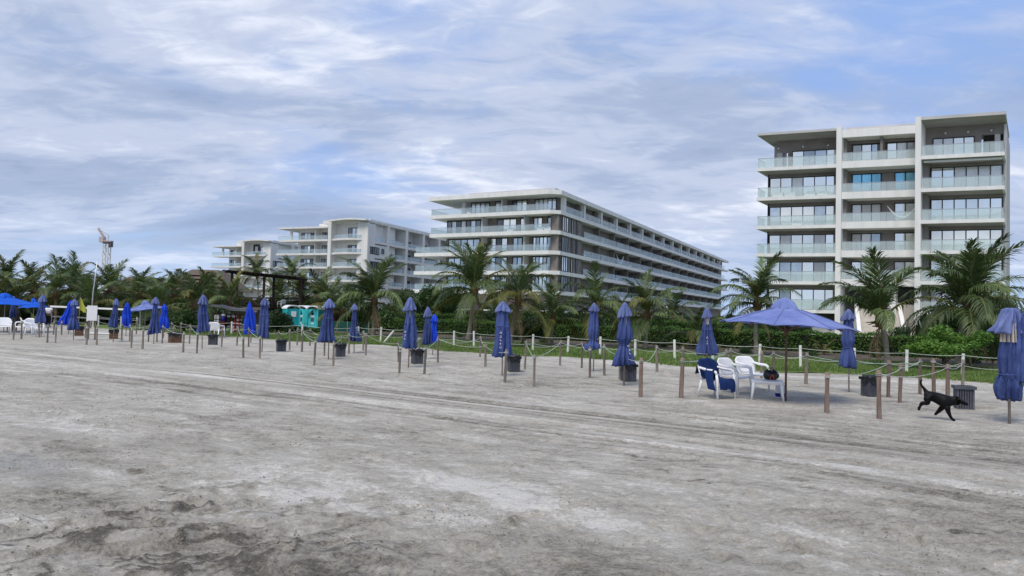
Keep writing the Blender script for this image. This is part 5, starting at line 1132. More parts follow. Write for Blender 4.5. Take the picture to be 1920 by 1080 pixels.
# ------------------------------------------------------------------ plastic chairs, table and the things on them
def build_chair(label, loc, rz, group='white plastic armchairs', scale=1.0):
    """low-backed monobloc armchair, front towards +x"""
    o = thing('plastic_chair', label, 'chair', loc, rz, group); o.scale = (scale * 1.1,) * 3; m = MT['plastic']
    W = 0.275; V = []; F = []; nu, nv = 9, 9
    for i in range(nu):
        for j in range(nv):
            u = i / (nu - 1); v = -1 + 2 * j / (nv - 1); V.append((-0.22 + .46 * u, v * (W - .02 * (1 - u)), .40 + .015 * v * v - .02 * math.sin(math.pi * u) + .02 * u - (.035 * (u - .8) / .2 if u > .8 else 0)))
    def sheet(V, nu, nv, th, nrm):
        n = len(V); V2 = [tuple(np.array(p) + np.array(nrm) * th) for p in V]; Fq = []
        for i in range(nu - 1):
            for j in range(nv - 1):
                a = i * nv + j; Fq += [(a, a + 1, a + nv + 1, a + nv), (n + a, n + a + nv, n + a + nv + 1, n + a + 1)]
        ring = [j for j in range(nv)] + [i * nv + nv - 1 for i in range(1, nu)] + [(nu - 1) * nv + j for j in range(nv - 2, -1, -1)] + [i * nv for i in range(nu - 2, 0, -1)]
        for a, b in zip(ring, ring[1:] + ring[:1]): Fq.append((a, n + a, n + b, b))
        return MB().add(V + V2, Fq)
    part('seat', sheet(V, nu, nv, .022, (0, 0, -1)), m, o, True)
    V = []; nu, nv = 10, 11
    for i in range(nu):
        u = i / (nu - 1)
        for j in range(nv):
            v = -1 + 2 * j / (nv - 1); top = 0.0 if abs(v) < .5 else (abs(v) - .5) ** 2 * 0.34
            zz_ = .41 + u * (.40 - top); wd = (W + .02 + .05 * u) * (1 - .10 * u ** 4); V.append((-.21 - .13 * u + .07 * v * v * (0.5 + .5 * u), v * wd, zz_))
    part('backrest', sheet(V, nu, nv, .022, (-1, 0, 0)), m, o, True)
    for s_ in (-1, 1):
        part('armrest', MB().tube([(-.31, s_ * .27, .70), (-.22, s_ * .295, .645), (-.05, s_ * .30, .62), (.13, s_ * .30, .615), (.20, s_ * .29, .585), (.225, s_ * .285, .52)], [.022, .028, .032, .032, .03, .026], 8), m, o, True)
        part('leg', MB().tube([(.222, s_ * .285, .535), (.235, s_ * .275, .40), (.26, s_ * .285, -.015)], [.027, .034, .021], 7), m, o, True)
        part('leg', MB().tube([(-.20, s_ * .24, .43), (-.25, s_ * .255, .22), (-.31, s_ * .27, -.015)], [.034, .030, .021], 7), m, o, True)
    part('apron', MB().tube([(.225, -.26, .38), (.235, 0, .37), (.225, .26, .38)], .016, 6), m, o, True)
    return o
def gz(x, y): p = g(x, y); return np.array([p[0], p[1], sand_h(p[0], p[1])])
c1 = build_chair('white plastic armchair draped with a navy towel', gz(1344, 746), rad(-56))
c2 = build_chair('bare white plastic armchair between the towel chair and the table', gz(1378, 737), rad(-50))
c3 = build_chair('white plastic armchair behind the low table with bag', gz(1411, 732), rad(-62))
# towel over back and seat of the first chair
tw = thing('towel', 'navy blue towel draped over the left plastic armchair', 'towel', c1.location, c1.rotation_euler.z); tw.scale = c1.scale
prof = [(-.375, .50), (-.375, .66), (-.36, .815), (-.345, .835), (-.325, .80), (-.27, .62), (-.215, .47), (-.17, .425), (0, .405), (.15, .42), (.235, .41), (.275, .36), (.285, .27), (.29, .20)]
R = []; nv = 22
for i, (x, z) in enumerate(prof):
    ring = []; q = i / (len(prof) - 1)
    for j in range(nv):
        v = -1 + 2 * j / (nv - 1); wd = .295 - .02 * q + .03 * math.sin(3 * q + 1); up = 0
        if i in (2, 3, 4): z2 = z - .34 * max(0, abs(v) - .5) ** 2 * 1.3
        else: z2 = z
        xx = x + .01 * math.sin(5 * v + i) + (.075 * v * v * min(1, max(0, (z - .42) / .3)) if i < 7 else 0)
        ring.append((xx, v * wd, z2 + .012 + .008 * math.sin(7 * v + 2 * i) - (.06 * (v > .4) * q if i > 10 else 0)))
    R.append(ring)
V = [p for r_ in R for p in r_]; n_ = len(V); V2 = [(x + .012, y, z - .006) for x, y, z in V]; F = []
for i in range(len(R) - 1):
    for j in range(nv - 1):
        a = i * nv + j; F += [(a, a + 1, a + nv + 1, a + nv), (n_ + a, n_ + a + nv, n_ + a + nv + 1, n_ + a + 1)]
mbt = MB().add(V + V2, F)
part('cloth', mbt, MT['towel'], tw, True)
# corner of the towel pulled over the right arm
mbt = MB(); R = []
for i, (y, z) in enumerate([(.20, .44), (.25, .55), (.285, .645), (.315, .66), (.345, .60), (.36, .48), (.365, .36), (.36, .22)]):
    R.append([(x + .03 * math.sin(i), y + .01 * math.sin(9 * x + i), z - .10 * (x - .05) * (i > 4)) for x in np.linspace(-.10 + .02 * i, .16 + .012 * i, 9)])
V = [p for r_ in R for p in r_]; n_ = len(V); V2 = [(x, y - .01, z - .008) for x, y, z in V]; F = []
for i in range(len(R) - 1):
    for j in range(8):
        a = i * 9 + j; F += [(a, a + 1, a + 10, a + 9), (n_ + a, n_ + a + 9, n_ + a + 10, n_ + a + 1)]
part('hanging_corner', MB().add([(x, -y, z) for x, y, z in V + V2], F), MT['towel'], tw, True)
# low table
P = gz(1438, 748); tb_ = thing('plastic_table', 'low square white plastic table beside the umbrella pole', 'table', P, rad(-18)); tw2 = .36
R = []
for z, e in ((.405, .0), (.43, .012), (.445, .012), (.452, -.01)):
    R.append([((tw2 + e) * math.copysign(min(1, abs(math.cos(th)) * 1.32), math.cos(th)), (tw2 + e) * math.copysign(min(1, abs(math.sin(th)) * 1.32), math.sin(th)), z) for th in np.linspace(0, 2 * math.pi, 32, endpoint=False)])
part('table_top', MB().rings(R), MT['plastic'], tb_)
for sx in (-1, 1):
    for sy in (-1, 1): part('leg', MB().tube([(sx * .31, sy * .31, .42), (sx * .325, sy * .325, .25), (sx * .36, sy * .36, -.015)], [.05, .034, .022], 7), MT['plastic'], tb_, True)
part('apron', MB().box((-.33, -.33, .375), (.33, .33, .404)), MT['plastic'], tb_)
# bag on the table
Pb = np.array([P[0] + 0.16, P[1] + 0.20, P[2] + 0.452]); bagt = thing('beach_bag', 'black bulging beach bag with orange strap on the white table', 'bag', Pb, rad(-10))
R = []
for i in range(10):
    t = i / 9; q = math.sin(math.pi * (.12 + .80 * t)) ** .5; R.append([(.21 * q * math.cos(th) * (1 + .10 * math.sin(3 * th + 5 * t) + .06 * math.sin(7 * th)), .13 * q * math.sin(th) * (1 + .12 * math.sin(4 * th + 3 * t)), .27 * t * (1 + .12 * math.sin(2 * th + 1) * t)) for th in np.linspace(0, 2 * math.pi, 30, endpoint=False)])
bagt.scale = (.88, .88, .85)
part('bag_body', MB().rings(R), MT['bag'], bagt, True)
part('strap', MB().tube([(-.05, -.15, .02), (-.02, -.165, .10), (.0, -.15, .17), (.04, -.165, .10), (.05, -.15, .03)], .014, 6), MT['orange'], bagt, True)
part('handle', MB().tube([(-.12, 0, .24), (-.07, -.03, .33), (.04, -.03, .34), (.1, 0, .25)], .012, 6), MT['bag'], bagt, True)
# cooler under the table
Pc = gz(1463, 745); co = thing('cooler', 'white cooler box with violet-blue band under the table', 'cooler', Pc, rad(-15))
part('body', MB().box((-.11, -.11, 0), (.11, .11, .28)), MT['plastic'], co); part('band', MB().box((-.113, -.113, .02), (.113, .113, .11)), MT['violet'], co); part('lid', MB().box((-.12, -.12, .281), (.12, .12, .32)), MT['plastic'], co)
# far chairs at left
FC = [(6, 627, -0.9, 'white plastic armchair cut by the left edge'), (44, 628, -1.9, 'white plastic armchair facing the sea at far left'), (64, 631, -0.4, 'white plastic armchair with blue cloth near the leftmost umbrella'), (52, 626, 0.6, 'white plastic armchair behind the far left pair'), (406, 633, 1.4, 'lone white plastic chair behind the splayed charcoal bin')]
for x, y, a, lab in FC: build_chair(lab, gz(x, y), a, scale=1.05)
# ------------------------------------------------------------------ dog
def skinned(name, verts, edges, radii, mat, parent, root=0, sub=2):
    me = bpy.data.meshes.new(name); me.from_pydata(verts, edges, []); o = link(name, me, mat, parent)
    sk = o.modifiers.new('skin', 'SKIN'); sk.use_smooth_shade = True; sk.branch_smoothing = 0.6
    for v, r in zip(me.skin_vertices[0].data, radii): v.radius = r if hasattr(r, '__len__') else (r, r)
    me.skin_vertices[0].data[root].use_root = True
    sb = o.modifiers.new('sub', 'SUBSURF'); sb.levels = sub; sb.render_levels = sub
    return o
def chainset(chains):
    V, E, R, idx = [], [], [], {}
    for ch in chains:
        prev = None
        for it in ch:
            if isinstance(it, str): i = idx[it]
            else:
                key, p, r = it; i = len(V); V.append(p); R.append(r)
                if key: idx[key] = i
            if prev is not None: E.append((prev, i))
            prev = i
    return V, E, R, idx
k_ = 0.00092
def dp(cx, cy, y=0.0): return ((cx - 450) * k_, y, (962 - cy) * k_)
ch = [
    [('pel', dp(285, 450), (.085, .10)), ('loin', dp(400, 455), (.075, .09)), ('rib', dp(530, 520), (.095, .12)), ('chest', dp(640, 560), (.095, .125)), ('neck0', dp(735, 540), (.075, .085)), ('neck1', dp(815, 530), (.062, .068)), ('head', dp(885, 535), (.062, .066)), ('brow', dp(930, 552), (.05, .05)), ('muz', dp(990, 575), (.034, .034)), ('nose', dp(1062, 600), (.024, .022))],
    ['pel', ('t0', dp(262, 372), (.034, .034)), ('t1', dp(215, 300), (.021, .021)), ('t2', dp(165, 235), (.017, .017)), ('t3', dp(152, 165), (.015, .015)), ('t4', dp(175, 100), (.010, .010))],
    ['chest', ('sa', dp(650, 660, -.075), (.055, .065)), ('ea', dp(655, 740, -.08), (.036, .040)), ('wa', dp(705, 865, -.08), (.021, .022)), ('pa', dp(735, 920, -.08), (.022, .022)), ('fa', dp(800, 948, -.08), (.021, .016))],
    ['chest', ('sb', dp(610, 660, .075), (.052, .06)), ('eb', dp(545, 745, .08), (.034, .036)), ('wb', dp(470, 835, .08), (.021, .021)), ('fb', dp(432, 880, .08), (.021, .018))],
    ['pel', ('ha', dp(268, 530, -.07), (.07, .085)), ('ka', dp(275, 615, -.08), (.050, .055)), ('oa', dp(150, 612, -.08), (.024, .026)), ('ga', dp(130, 700, -.08), (.018, .018)), ('la', dp(98, 785, -.08), (.019, .021))],
    ['pel', ('hb', dp(290, 530, .07), (.065, .08)), ('kb', dp(310, 600, .08), (.045, .05)), ('ob', dp(195, 650, .08), (.023, .025)), ('gb', dp(150, 715, .08), (.018, .018)), ('lb', dp(112, 770, .08), (.019, .021))],
    ['brow', ('e1', dp(868, 478, -.062), (.018, .012)), ('e2', dp(840, 515, -.085), (.010, .018))],
    ['brow', ('e3', dp(880, 478, .062), (.018, .012)), ('e4', dp(852, 515, .085), (.010, .018))],
]
V, E, Rr, idx = chainset(ch); Rr = [(a_ * 1.36, b_ * 1.4) for a_, b_ in Rr]
P = gz(1790, 789)
dog = thing('dog', 'black dog trotting to the right with raised tail past the charcoal bin', 'dog', P, rad(-22))
off = np.array(dp(800, 962)); V = [tuple(np.array(v) - np.array([off[0], 0, 0])) for v in V]
skinned('body', V, E, Rr, MT['black'], dog, idx['pel'])
for s_ in (-1, 1):
    c = np.array(dp(940, 545, s_ * .046)) - np.array([off[0], 0, 0]); part('eye', MB().rings([[tuple(c + .010 * np.array([math.cos(t) * math.cos(a), s_ * .6 * math.cos(t) * math.sin(a), math.sin(t)])) for a in np.linspace(0, 6.28, 8, endpoint=False)] for t in (-1.2, -.5, .2, .9, 1.4)]), MT['bag'], dog, True)

# ------------------------------------------------------------------ person by the leftmost umbrella
P = gz(90, 613); P = np.array(P); h_ = 1.0
per = thing('person', 'person standing in white T-shirt and dark trousers, back to the camera', 'person', P, 0)
bodyc = [[('pel', (0, 0, .92), (.15, .11)), ('wst', (0, 0, 1.08), (.13, .10)), ('chs', (0, 0, 1.30), (.16, .11)), ('nk', (0, 0, 1.46), (.055, .055)), ('hd', (0, -.01, 1.57), (.085, .095)), ('top', (0, 0, 1.68), (.07, .08))]]
for s_ in (-1, 1):
    bodyc.append(['chs', ('sh%d' % s_, (s_ * .19, 0, 1.38), .058), ('el%d' % s_, (s_ * .27, .02, 1.12), .044), ('wr%d' % s_, (s_ * .22, .16, 1.0), .032), (None, (s_ * .17, .22, .98), (.03, .022))])
    bodyc.append(['pel', ('hp%d' % s_, (s_ * .09, 0, .84), .085), ('kn%d' % s_, (s_ * .10, .01, .47), .058), ('an%d' % s_, (s_ * .10, -.02, .08), .04), (None, (s_ * .11, .13, .03), (.045, .03))])
V, E, Rr, idx = chainset(bodyc); skinned('body', V, E, Rr, MT['skin'], per, idx['pel'])
shc = [[('pel', (0, 0, .97), (.175, .135)), ('wst', (0, 0, 1.08), (.155, .125)), ('chs', (0, 0, 1.30), (.185, .135)), (None, (0, 0, 1.42), (.10, .08))]]
for s_ in (-1, 1): shc.append(['chs', (None, (s_ * .20, 0, 1.37), .08), (None, (s_ * .25, .01, 1.20), .07)])
V, E, Rr, idx = chainset(shc); Rr = [tuple(np.array(q_) * 1.35) if hasattr(q_, '__len__') else q_ * 1.35 for q_ in Rr]; skinned('shirt', V, E, Rr, MT['cloth_white'], per, idx['pel'], 1)
trc = [[('pel', (0, 0, .95), (.165, .125)), (None, (0, 0, .86), (.16, .12))]]
for s_ in (-1, 1): trc.append(['pel', (None, (s_ * .09, 0, .80), .10), (None, (s_ * .10, .01, .47), .078), (None, (s_ * .10, -.01, .12), .062)])
V, E, Rr, idx = chainset(trc); Rr = [tuple(np.array(q_) * 1.25) if hasattr(q_, '__len__') else q_ * 1.25 for q_ in Rr]; skinned('trousers', V, E, Rr, MT['cloth_dark'], per, idx['pel'], 1)
V, E, Rr, idx = chainset([[('a', (0, -.02, 1.60), (.09, .10)), (None, (0, 0, 1.69), (.075, .085))]]); skinned('hair', V, E, Rr, MT['cloth_dark'], per, 0, 1)

# ------------------------------------------------------------------ pergola deck
Yp = 76.0
def pw(px, py, Y=Yp): return atd(px, py, Y)
q0 = pw(433, 575); q1 = pw(560, 577); zD = (q0[2] + q1[2]) / 2
pg = thing('pergola', 'raised dark timber deck with flat slatted pergola roof', 'pergola', (q0[0], q0[1], 0)); X1 = q1[0] - q0[0]; Dp = 2.6
zr0 = pw(432, 511)[2]; KT = 0.07
for (x, y) in ((0, 0), (X1 * .49, -.3), (X1, .4), (-.45, Dp), (X1 * .50, Dp), (X1 - .35, Dp)): part('post', MB().box((x - .11, y - .11, -.2), (x + .11, y + .11, zr0 - .05 - KT * x)), MT['dark_wood'], pg)
for k in range(17):
    y0 = Dp + .3 - .19 * (k + 1); part('deck_board', MB().box((X1 * .551, y0, zD - .08), (X1 + .2, y0 + .165, zD - .02)), MT['dark_wood'], pg) if y0 > .9 else None; part('deck_board', MB().box((-.5, y0, zD - .08), (X1 * .55, y0 + .165, zD - .02)), MT['deck'], pg)
part('fascia', MB().box((-.52, -.42, zD - .34), (X1 * .55, -.36, zD - .03)), MT['deck'], pg)
for k in range(26): part('skirt_board', MB().box((-.4 + k * (X1 + .6) / 26, -.30, 0), (-.4 + (k + .8) * (X1 + .6) / 26, -.26, zD - .36)), MT['dark_wood'], pg)
for yy in (-.2, Dp * .5, Dp): part('beam', MB().bar((-.7, yy, zr0 + KT * .7), (X1 + .05, yy, zr0 - KT * (X1 + .05)), .14, .18), MT['dark_wood'], pg)
for k in range(17):
    x = -.7 + k * (X1 + .68) / 16; part('rafter', MB().bar((x, -.9, zr0 + .12 - KT * x), (x, Dp + .5, zr0 + .10 - KT * x), .07, .12), MT['dark_wood'], pg)
for k in range(11):
    y = -.75 + k * (Dp + 1.1) / 10; part('roof_slat', MB().bar((-.6, y, zr0 + .215 + KT * .6), (X1 + .0, y, zr0 + .215 - KT * X1), .28, .03), MT['dark_wood'], pg)
for yy in (0.0, Dp):
    for zz_ in (.18, .42, .66, .95): part('handrail', MB().box((.1, yy - .03, zD + zz_), (X1 * (.46 if yy == 0 else 1), yy + .03, zD + zz_ + .09)), MT['dark_wood'], pg)
    for k in range(4): part('baluster', MB().box((.1 + k * X1 * .145, yy - .04, zD), (.18 + k * X1 * .145, yy + .03, zD + 1.0)), MT['dark_wood'], pg)
pc = build_chair('white plastic chair up on the pergola deck', (q0[0] + X1 * .70, q0[1] + 1.0, zD - .02), 2.6)
pc2 = build_chair('white plastic chair at the pergola corner post', (q0[0] + X1 * .46, q0[1] + 1.0, zD - .02), 0.8)
# people-sized dark lounge furniture on the deck: table with red legs
tt = thing('deck_table', 'dark table with reddish legs on the pergola deck', 'table', (q0[0] + X1 * .33, q0[1] + 1.2, zD - .02)); part('table_top', MB().box((-.5, -.35, .70), (.5, .35, .75)), MT['dark_wood'], tt)
for sx in (-.42, -.14, .14, .42): part('leg', MB().box((sx - .03, -.3, 0), (sx + .03, -.24, .699)), MT['maroon'], tt); part('leg', MB().box((sx - .03, .24, 0), (sx + .03, .3, .699)), MT['maroon'], tt)

# ------------------------------------------------------------------ stall under the deck
Ys = 49.5; s0 = pw(405, 600, Ys); s1 = pw(462, 600, Ys)
stl = thing('stall', 'vendor stall with sagging grey tarpaulin roof below the pergola', 'stall', (s0[0], s0[1], 0)); Xs = s1[0] - s0[0]
R = []
for i in range(13):
    t = i / 12; R.append([(t * (Xs + .5) - .25, y, 1.95 - .34 * t - .08 * math.sin(math.pi * y / 1.4) + .05 * math.sin(9 * t + y)) for y in (-.3, 0, .5, 1.0, 1.5)] + [(t * (Xs + .5) - .25, y, 1.91 - .36 * t - .08 * math.sin(math.pi * y / 1.4) + .05 * math.sin(9 * t + y) - (.12 if y == -.3 else 0)) for y in (1.5, 1.0, .5, 0, -.3)])
part('tarpaulin', MB().rings(R), MT['tarp'], stl)
for (x, y) in ((0, 0), (Xs, 0), (0, 1.4), (Xs, 1.4)): part('pole', MB().tube([(x, y, -.1), (x, y, 1.75)], .03, 6), MT['pole_brown'], stl)
rk = thing('crate_rack', 'maroon slatted rack filled with white boxes inside the stall', 'rack', (s0[0] + .15, s0[1] + .5, 0))
for k in range(6): part('shelf', MB().box((0, 0, .12 + .24 * k), (1.35, .5, .16 + .24 * k)), MT['maroon'], rk)
for k in range(5): part('upright', MB().box((.33 * k - .02, -.03, 0), (.33 * k + .04, .02, 1.4)), MT['maroon'], rk)
rb_ = random.Random(4); nbx = 0
for k in range(5):
    for j in range(4):
        if rb_.random() < .25: continue
        nbx += 1; x = .04 + .33 * j
        b = part('white_box', MB().box((0, 0, 0), (.24, .3, .13)), MT['plastic'], None, loc=(s0[0] + .15 + x + .03, s0[1] + .57, .162 + .24 * k)); tag(b, 'small white box on the %s stall rack shelf up, %s from the left' % (ordinal(k + 1), ordinal(j + 1)), 'box', 'white boxes on the stall rack')
jb = thing('water_jug', 'blue and white water jug at the left of the stall', 'jug', (s0[0] + .42, s0[1] + .2, 0)); part('stand', MB().box((-.16, -.16, 0), (.16, .16, .85)), MT['maroon'], jb); part('jug', MB().tube([(0, 0, .85), (0, 0, 1.15), (0, 0, 1.2)], [.15, .15, .07], 12), MT['violet'], jb, True); part('lid', MB().tube([(0, 0, 1.2), (0, 0, 1.36)], [.13, .14], 12), MT['plastic'], jb, True)
ht = thing('hand_trolley', 'red upright hand trolley frame before the stall rack', 'trolley', (s0[0] + 1.25, s0[1] + .1, 0))
for x in (0, .28): part('rail', MB().tube([(x, 0, .02), (x, .05, 1.2)], .022, 6), MT['red'], ht)
for z in (.35, .75, 1.18): part('crossbar', MB().tube([(0, .02, z), (.28, .02, z)], .018, 6), MT['red'], ht)
part('toe_plate', MB().box((-.03, -.25, 0), (.31, 0, .03)), MT['red'], ht)
sf = thing('slat_screen', 'dark brown slatted timber screen left of the stall', 'screen', (*pw(388, 600, 52)[:2], 0))
for k in range(8): part('slat', MB().box((0, 0, .1 + k * .17), (1.25, .04, .22 + k * .17)), MT['dark_wood'], sf)
for x in (0, .6, 1.2): part('post', MB().box((x, .04, -.1), (x + .07, .11, 1.5)), MT['dark_wood'], sf)
wc = thing('white_crate', 'stack of white crates at the left end of the stall', 'crate', (*pw(408, 600, 50)[:2], 0))
for k in range(4): part('crate', MB().box((-.16, -.2, .33 * k), (.16, .2, .33 * k + .27)), MT['plastic'], wc)

# ------------------------------------------------------------------ toilets
def toilet(label, px, Yt, rz, w=1.1, sign=True):
    p = gp(px, Yt); o = thing('portable_toilet', label, 'toilet', p, rz, 'teal portable toilets'); H_ = 1.82
    part('cabin', MB().box((-w / 2, -.55, 0), (w / 2, .55, H_)), MT['teal'], o)
    for x in (-w / 2, w / 2): part('corner_post', MB().box((x - .05, -.62, 0), (x + .05, -.52, H_)), MT['teal_l'], o)
    R = []
    for i in range(10):
        th = math.pi * i / 9; R.append([((w / 2 + .05) * -math.cos(th), y, H_ + .34 * math.sin(th) + (.0 if q else -.06)) for y, q in ((-.64, 1), (.6, 1))] + [((w / 2 + .05) * -math.cos(th) * .96, y, H_ - .02 + .27 * math.sin(th)) for y in (.6, -.64)])
    part('roof', MB().rings(R), MT['plastic'], o)
    V = [(x, -.57, z) for x, z in [(-.42, .1), (.42, .1), (.42, 1.5)] + [(.42 * math.cos(t), 1.5 + .34 * math.sin(t)) for t in np.linspace(.3, 2.84, 8)] + [(-.42, 1.5)]]; n = len(V)
    d = part('door', MB().add(V + [(x, -.553, z) for x, y, z in V], [tuple(range(n)), tuple(range(2 * n - 1, n - 1, -1))] + [(i, n + i, n + (i + 1) % n, (i + 1) % n) for i in range(n)]), MT['teal_l'] if sign else MT['teal'], o)
    if sign:
        part('pictogram', MB().box((-.12, -.585, 1.3), (.12, -.572, 1.5)).box((-.07, -.585, 1.53), (.07, -.572, 1.67)), MT['cloth_dark'], d); part('notice', MB().box((-.2, -.583, 1.1), (.2, -.572, 1.26)), MT['cloth_white'], d); part('notice', MB().box((-.13, -.583, .45), (.13, -.572, .6)), MT['cloth_white'], d); part('vent', MB().box((-.16, -.583, .7), (.16, -.572, 1.02)), MT['bin'], d)
    return o
toilet('teal portable toilet with arched door, right one of the pair', 592, 66, rad(-16))
toilet('teal portable toilet with arched door, left one of the pair', 570, 66.4, rad(-16))
tq = toilet('teal portable toilet turned sideways beside the dark bush', 545, 64, rad(38), w=1.2, sign=False)
part('notice', MB().box((-.2, -.62, 1.1), (.25, -.60, 1.6)), MT['cloth_white'], tq)
shd = thing('brown_shed', 'dark maroon hut wall right of the toilets', 'shed', gp(612, 76)); part('wall', MB().box((-.5, 0, 0), (1.0, 1.2, 2.1)), MT['maroon'], shd); part('roof', MB().box((-.6, -.15, 2.1), (1.1, 1.3, 2.18)), MT['dark_wood'], shd)
# green netting fence
nf_ = thing('netting_fence', 'low dark green netting fence between the toilets and the lawn', 'fence', gp(596, 60)); L_ = gp(692, 56)[0] - gp(596, 60)[0]
for k in range(6): part('stake', MB().tube([(L_ * k / 5, -4 * k / 5 - .03, -.1), (L_ * k / 5, -4 * k / 5 - .03, .95)], .025, 6), MT['pole'], nf_)
for k in range(5):
    a, b = np.array([L_ * k / 5, -4 * k / 5, 0]), np.array([L_ * (k + 1) / 5, -4 * (k + 1) / 5, 0]); part('net_panel', MB().bar(a + (b - a) * .01 + np.array([0, 0, .48]), a + (b - a) * .99 + np.array([0, 0, .48]), .015, .84), MT['greynet'], nf_)

# ------------------------------------------------------------------ notice board, flag, net, poles
nb_ = thing('notice_board', 'white notice board on two posts left of the folded umbrellas', 'sign', gz(171, 636)); zb_ = 1.0
for x in (-.17, .17): part('post', MB().box((x - .03, .0, -.2), (x + .03, .05, 1.15)), MT['wood'], nb_)
part('board', MB().box((-.26, -.04, 1.0), (.26, -.005, 1.78)), MT['cloth_white'], nb_); part('second_board', MB().box((-.31, .02, .95), (-.05, .05, 1.66)), MT['post_white'], nb_)
fl = thing('flag', 'yellow flag on a thin stick beside the umbrella near the notice board', 'flag', gz(146, 628)); part('stick', MB().tube([(0, 0, -.1), (.03, 0, 2.2)], .012, 5), MT['pole'], fl)
R = [[(.03 + t * .38 + .0, .05 * math.sin(6 * t) + e, 2.15 - .62 * t - z * (.75 - .45 * t) + .03 * math.sin(9 * t)) for z, e in ((0, 0), (1, 0.03), (1, .04), (0, .01))] for t in np.linspace(0, 1, 8)]
part('cloth', MB().rings(R), MT['yellow'], fl)
fl2 = thing('flag', 'small yellow-green cloth hanging by the far left chairs', 'flag', gz(57, 622)); part('stick', MB().tube([(0, 0, -.1), (0, 0, 1.2)], .015, 5), MT['pole'], fl2); part('cloth', MB().rings([[(.02 + t * .3, e, 1.15 - .3 * t - z * .4) for z, e in ((0, 0), (1, .02), (1, .04), (0, .02))] for t in np.linspace(0, 1, 5)]), MT['yellow'], fl2)
vn = thing('volleyball_net', 'white-topped volleyball net stretched behind the far left umbrellas', 'net', gp(91, 56)); e1 = np.array(gp(262, 53)) - np.array(gp(91, 56))
part('tape', MB().bar((0, 0, 1.52), e1 + np.array([0, 0, 1.44]), .03, .13), MT['cloth_white'], vn)
for t in (0, .5, 1): part('post', MB().tube([e1 * t + np.array([0, .05, -.2]), e1 * t + np.array([0, .05, 1.62])], .04, 8), MT['post_white'], vn)
part('lower_cord', MB().tube([(0, 0, .72), e1 + np.array([0, 0, .66])], .012, 4), MT['rope'], vn)
mp_ = thing('mast', 'thin tall pole rising above the palms behind the notice board', 'pole', gp(170, 52)); part('shaft', MB().tube([(0, 0, -.2), (.08, 0, 2.6), (.30, 0, 5.2)], [.055, .045, .02], 8), MT['metal'], mp_, True)
sb_ = thing('surfboard', 'white board lying flat on the sand by the notice board', 'board', gz(184, 627)); R = [[(1.0 * math.cos(t) * q, .28 * math.sin(t) * q, z) for t in np.linspace(0, 6.283, 20, endpoint=False)] for q, z in ((.9, .0), (1, .03), (.9, .06))]; part('deck', MB().rings(R), MT['plastic'], sb_, True)
# lamp posts and small things behind the hedge
for lab, px, py, Yd, h in (('white globe lamp post behind the hedge, nearer the blue sign', 1249, 581, 62, 2.0), ('white globe lamp post with pale pillar right of the blue sign', 1271, 591, 60, 1.6)):
    p = gp(px, Yd); zt = atd(px, py, Yd)[2]; o = thing('lamp_post', lab, 'lamp', p); part('post', MB().tube([(0, 0, -.1), (0, 0, zt)], .05, 8), MT['post_white'], o, True)
    part('globe', MB().rings([[(.16 * math.cos(t) * math.cos(a), .16 * math.cos(t) * math.sin(a), zt + .14 + .16 * math.sin(t)) for a in np.linspace(0, 6.28, 12, endpoint=False)] for t in np.linspace(-1.4, 1.4, 7)]), MT['cloth_white'], o, True)
o = thing('blue_sign', 'small blue sign on a post behind the hedge', 'sign', gp(1252, 61)); part('post', MB().tube([(0, 0, -.1), (0, 0, 1.6)], .04, 6), MT['metal'], o); part('panel', MB().box((-.22, -.06, 1.0), (.22, -.02, 1.75)), MT['blue_sign'], o)
o = thing('stone_pillar', 'pale stone pillar behind the hedge left of the dotted umbrella', 'pillar', gp(1271, 58)); part('shaft', MB().box((-.16, -.16, 0), (.16, .16, 1.35)), MT['stone'], o); part('cap', MB().box((-.22, -.22, 1.35), (.22, .22, 1.45)), MT['stone'], o)
folded_umbrella('folded beige garden parasol behind the hedge by the staircase', 1710, 0, 2.0, .55, .3, seed=61, mid=.2, mat='beige', capmat='beige', xy=(*gp(1711, 50)[:2], 0), group=None, strap=False)
ch_ = thing('red_chair', 'red garden chair on the terrace behind the hedge', 'chair', gp(834, 64, .06)); part('seat', MB().box((-.25, -.25, .4), (.25, .25, .45)), MT['red'], ch_); part('backrest', MB().box((-.25, .22, .452), (.25, .27, 1.0)), MT['red'], ch_)
for x in (-.22, .18):
    for y in (-.22, .18): part('leg', MB().box((x, y, 0), (x + .05, y + .05, .399)), MT['red'], ch_)

# ------------------------------------------------------------------ thatched roofs and the crane far left
def hut(label, px0, px1, py_top, Yd, slope):
    a = atd(px0, 600, Yd); b = atd(px1, 600, Yd); zt = atd((px0 + px1) / 2, py_top, Yd)[2]; W_ = b[0] - a[0]; o = thing('thatched_hut', label, 'hut', ((a[0] + b[0]) / 2, a[1], 0)); hw = W_ / 2; ze = zt - slope
    for k in range(5):
        t0, t1 = k / 5, (k + 1.25) / 5; w0 = hw * (.45 + .75 * t0); w1 = hw * (.45 + .75 * t1) + .1; z0 = zt - slope * t0 - .0; z1 = zt - slope * t1
        part('thatch_course', MB().rings([[(-w1, -w1 * .7 - 1, z1 - .1 - .02 * k), (w1, -w1 * .7 - 1, z1 - .1 - .02 * k), (w1, w1 * .7 + 1, z1 - .1 - .02 * k), (-w1, w1 * .7 + 1, z1 - .1 - .02 * k)], [(-w0, -w0 * .7 - .2, z0 + .02 * (5 - k)), (w0, -w0 * .7 - .2, z0 + .02 * (5 - k)), (w0, w0 * .7 + .2, z0 + .02 * (5 - k)), (-w0, w0 * .7 + .2, z0 + .02 * (5 - k))]]), MT['thatch'], o)
    part('wall', MB().box((-hw, -hw * .7, 0), (hw, hw * .7, ze)), MT['taupe'], o)
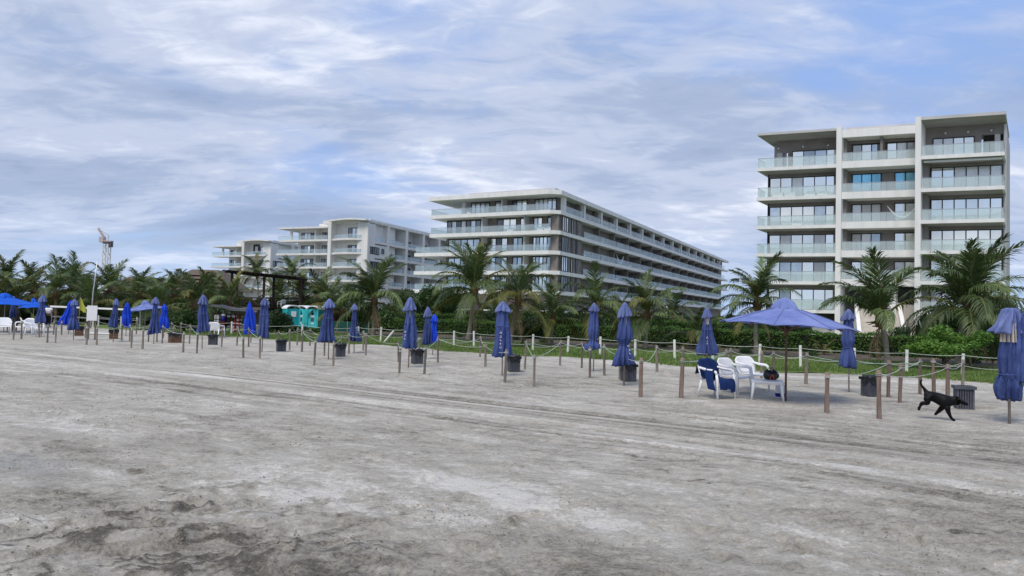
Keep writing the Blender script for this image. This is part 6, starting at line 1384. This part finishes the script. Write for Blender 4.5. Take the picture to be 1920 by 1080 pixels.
hut('brown thatched roof showing above the palms left of the round bush', 224, 308, 521, 98, 2.2); hut('wide brown thatched roof left of the pergola, behind the palms', 336, 440, 508, 104, 2.6)
Yc = 270.0; p = gp(194, Yc); o = thing('tower_crane', 'distant white tower crane with raised jib above the left palms', 'crane', p)
zt = atd(195, 457, Yc)[2]; w_ = .95; mast = MB()
for sx in (-1, 1):
    for sy in (-1, 1): mast.box((sx * w_ - .14, sy * w_ - .14, 0), (sx * w_ + .14, sy * w_ + .14, zt))
z = 0; fl_ = 1
while z < zt - 2:
    for sy in (-w_, w_): mast.bar((-w_ * fl_, sy, z), (w_ * fl_, sy, z + 2.2), .16); mast.bar((-w_, sy, z + 2.2), (w_, sy, z + 2.2), .14)
    for sx in (-w_, w_): mast.bar((sx, -w_ * fl_, z), (sx, w_ * fl_, z + 2.2), .16)
    z += 2.2; fl_ = -fl_
part('mast', mast, MT['post_white'], o); part('slew_ring', MB().box((-1.1, -1.1, zt), (1.1, 1.1, zt + .8)), MT['crane_dark'], o)
part('cab', MB().box((-2.6, -1.0, zt + .5), (-1.0, 1.0, zt + 2.6)), MT['crane_red'], o); part('counterweight', MB().box((.6, -.8, zt - 1.2), (1.9, .8, zt + .9)), MT['crane_dark'], o)
part('machinery_deck', MB().box((-1.0, -.9, zt + .8), (2.0, .9, zt + 1.2)), MT['crane_red'], o)
tip = atd(183.5, 428, Yc) - np.array(p); jb_ = MB(); s_ = np.array([-1.0, 0, zt + 2.0])
for off_ in ((0, -.4, -.3), (0, .4, -.3), (.35, 0, .4)): jb_.tube([s_ + np.array(off_), tip + np.array(off_) * .6], .17, 5)
for k in range(9):
    a = s_ + (tip - s_) * k / 9; b = s_ + (tip - s_) * (k + 1) / 9; jb_.bar(a + np.array([0, -.4, -.3]), b + np.array([.35, 0, .4]), .15); jb_.bar(a + np.array([.35, 0, .4]), b + np.array([0, .4, -.3]), .09)
part('jib', jb_, MT['crane_red'], o); part('luffing_mast', MB().bar((0.2, 0, zt + 1.2), (.6, 0, zt + 3.2), .2), MT['crane_red'], o); part('stay_rope', MB().tube([(.6, 0, zt + 3.2), s_ + (tip - s_) * .9], .05, 4), MT['crane_dark'], o)
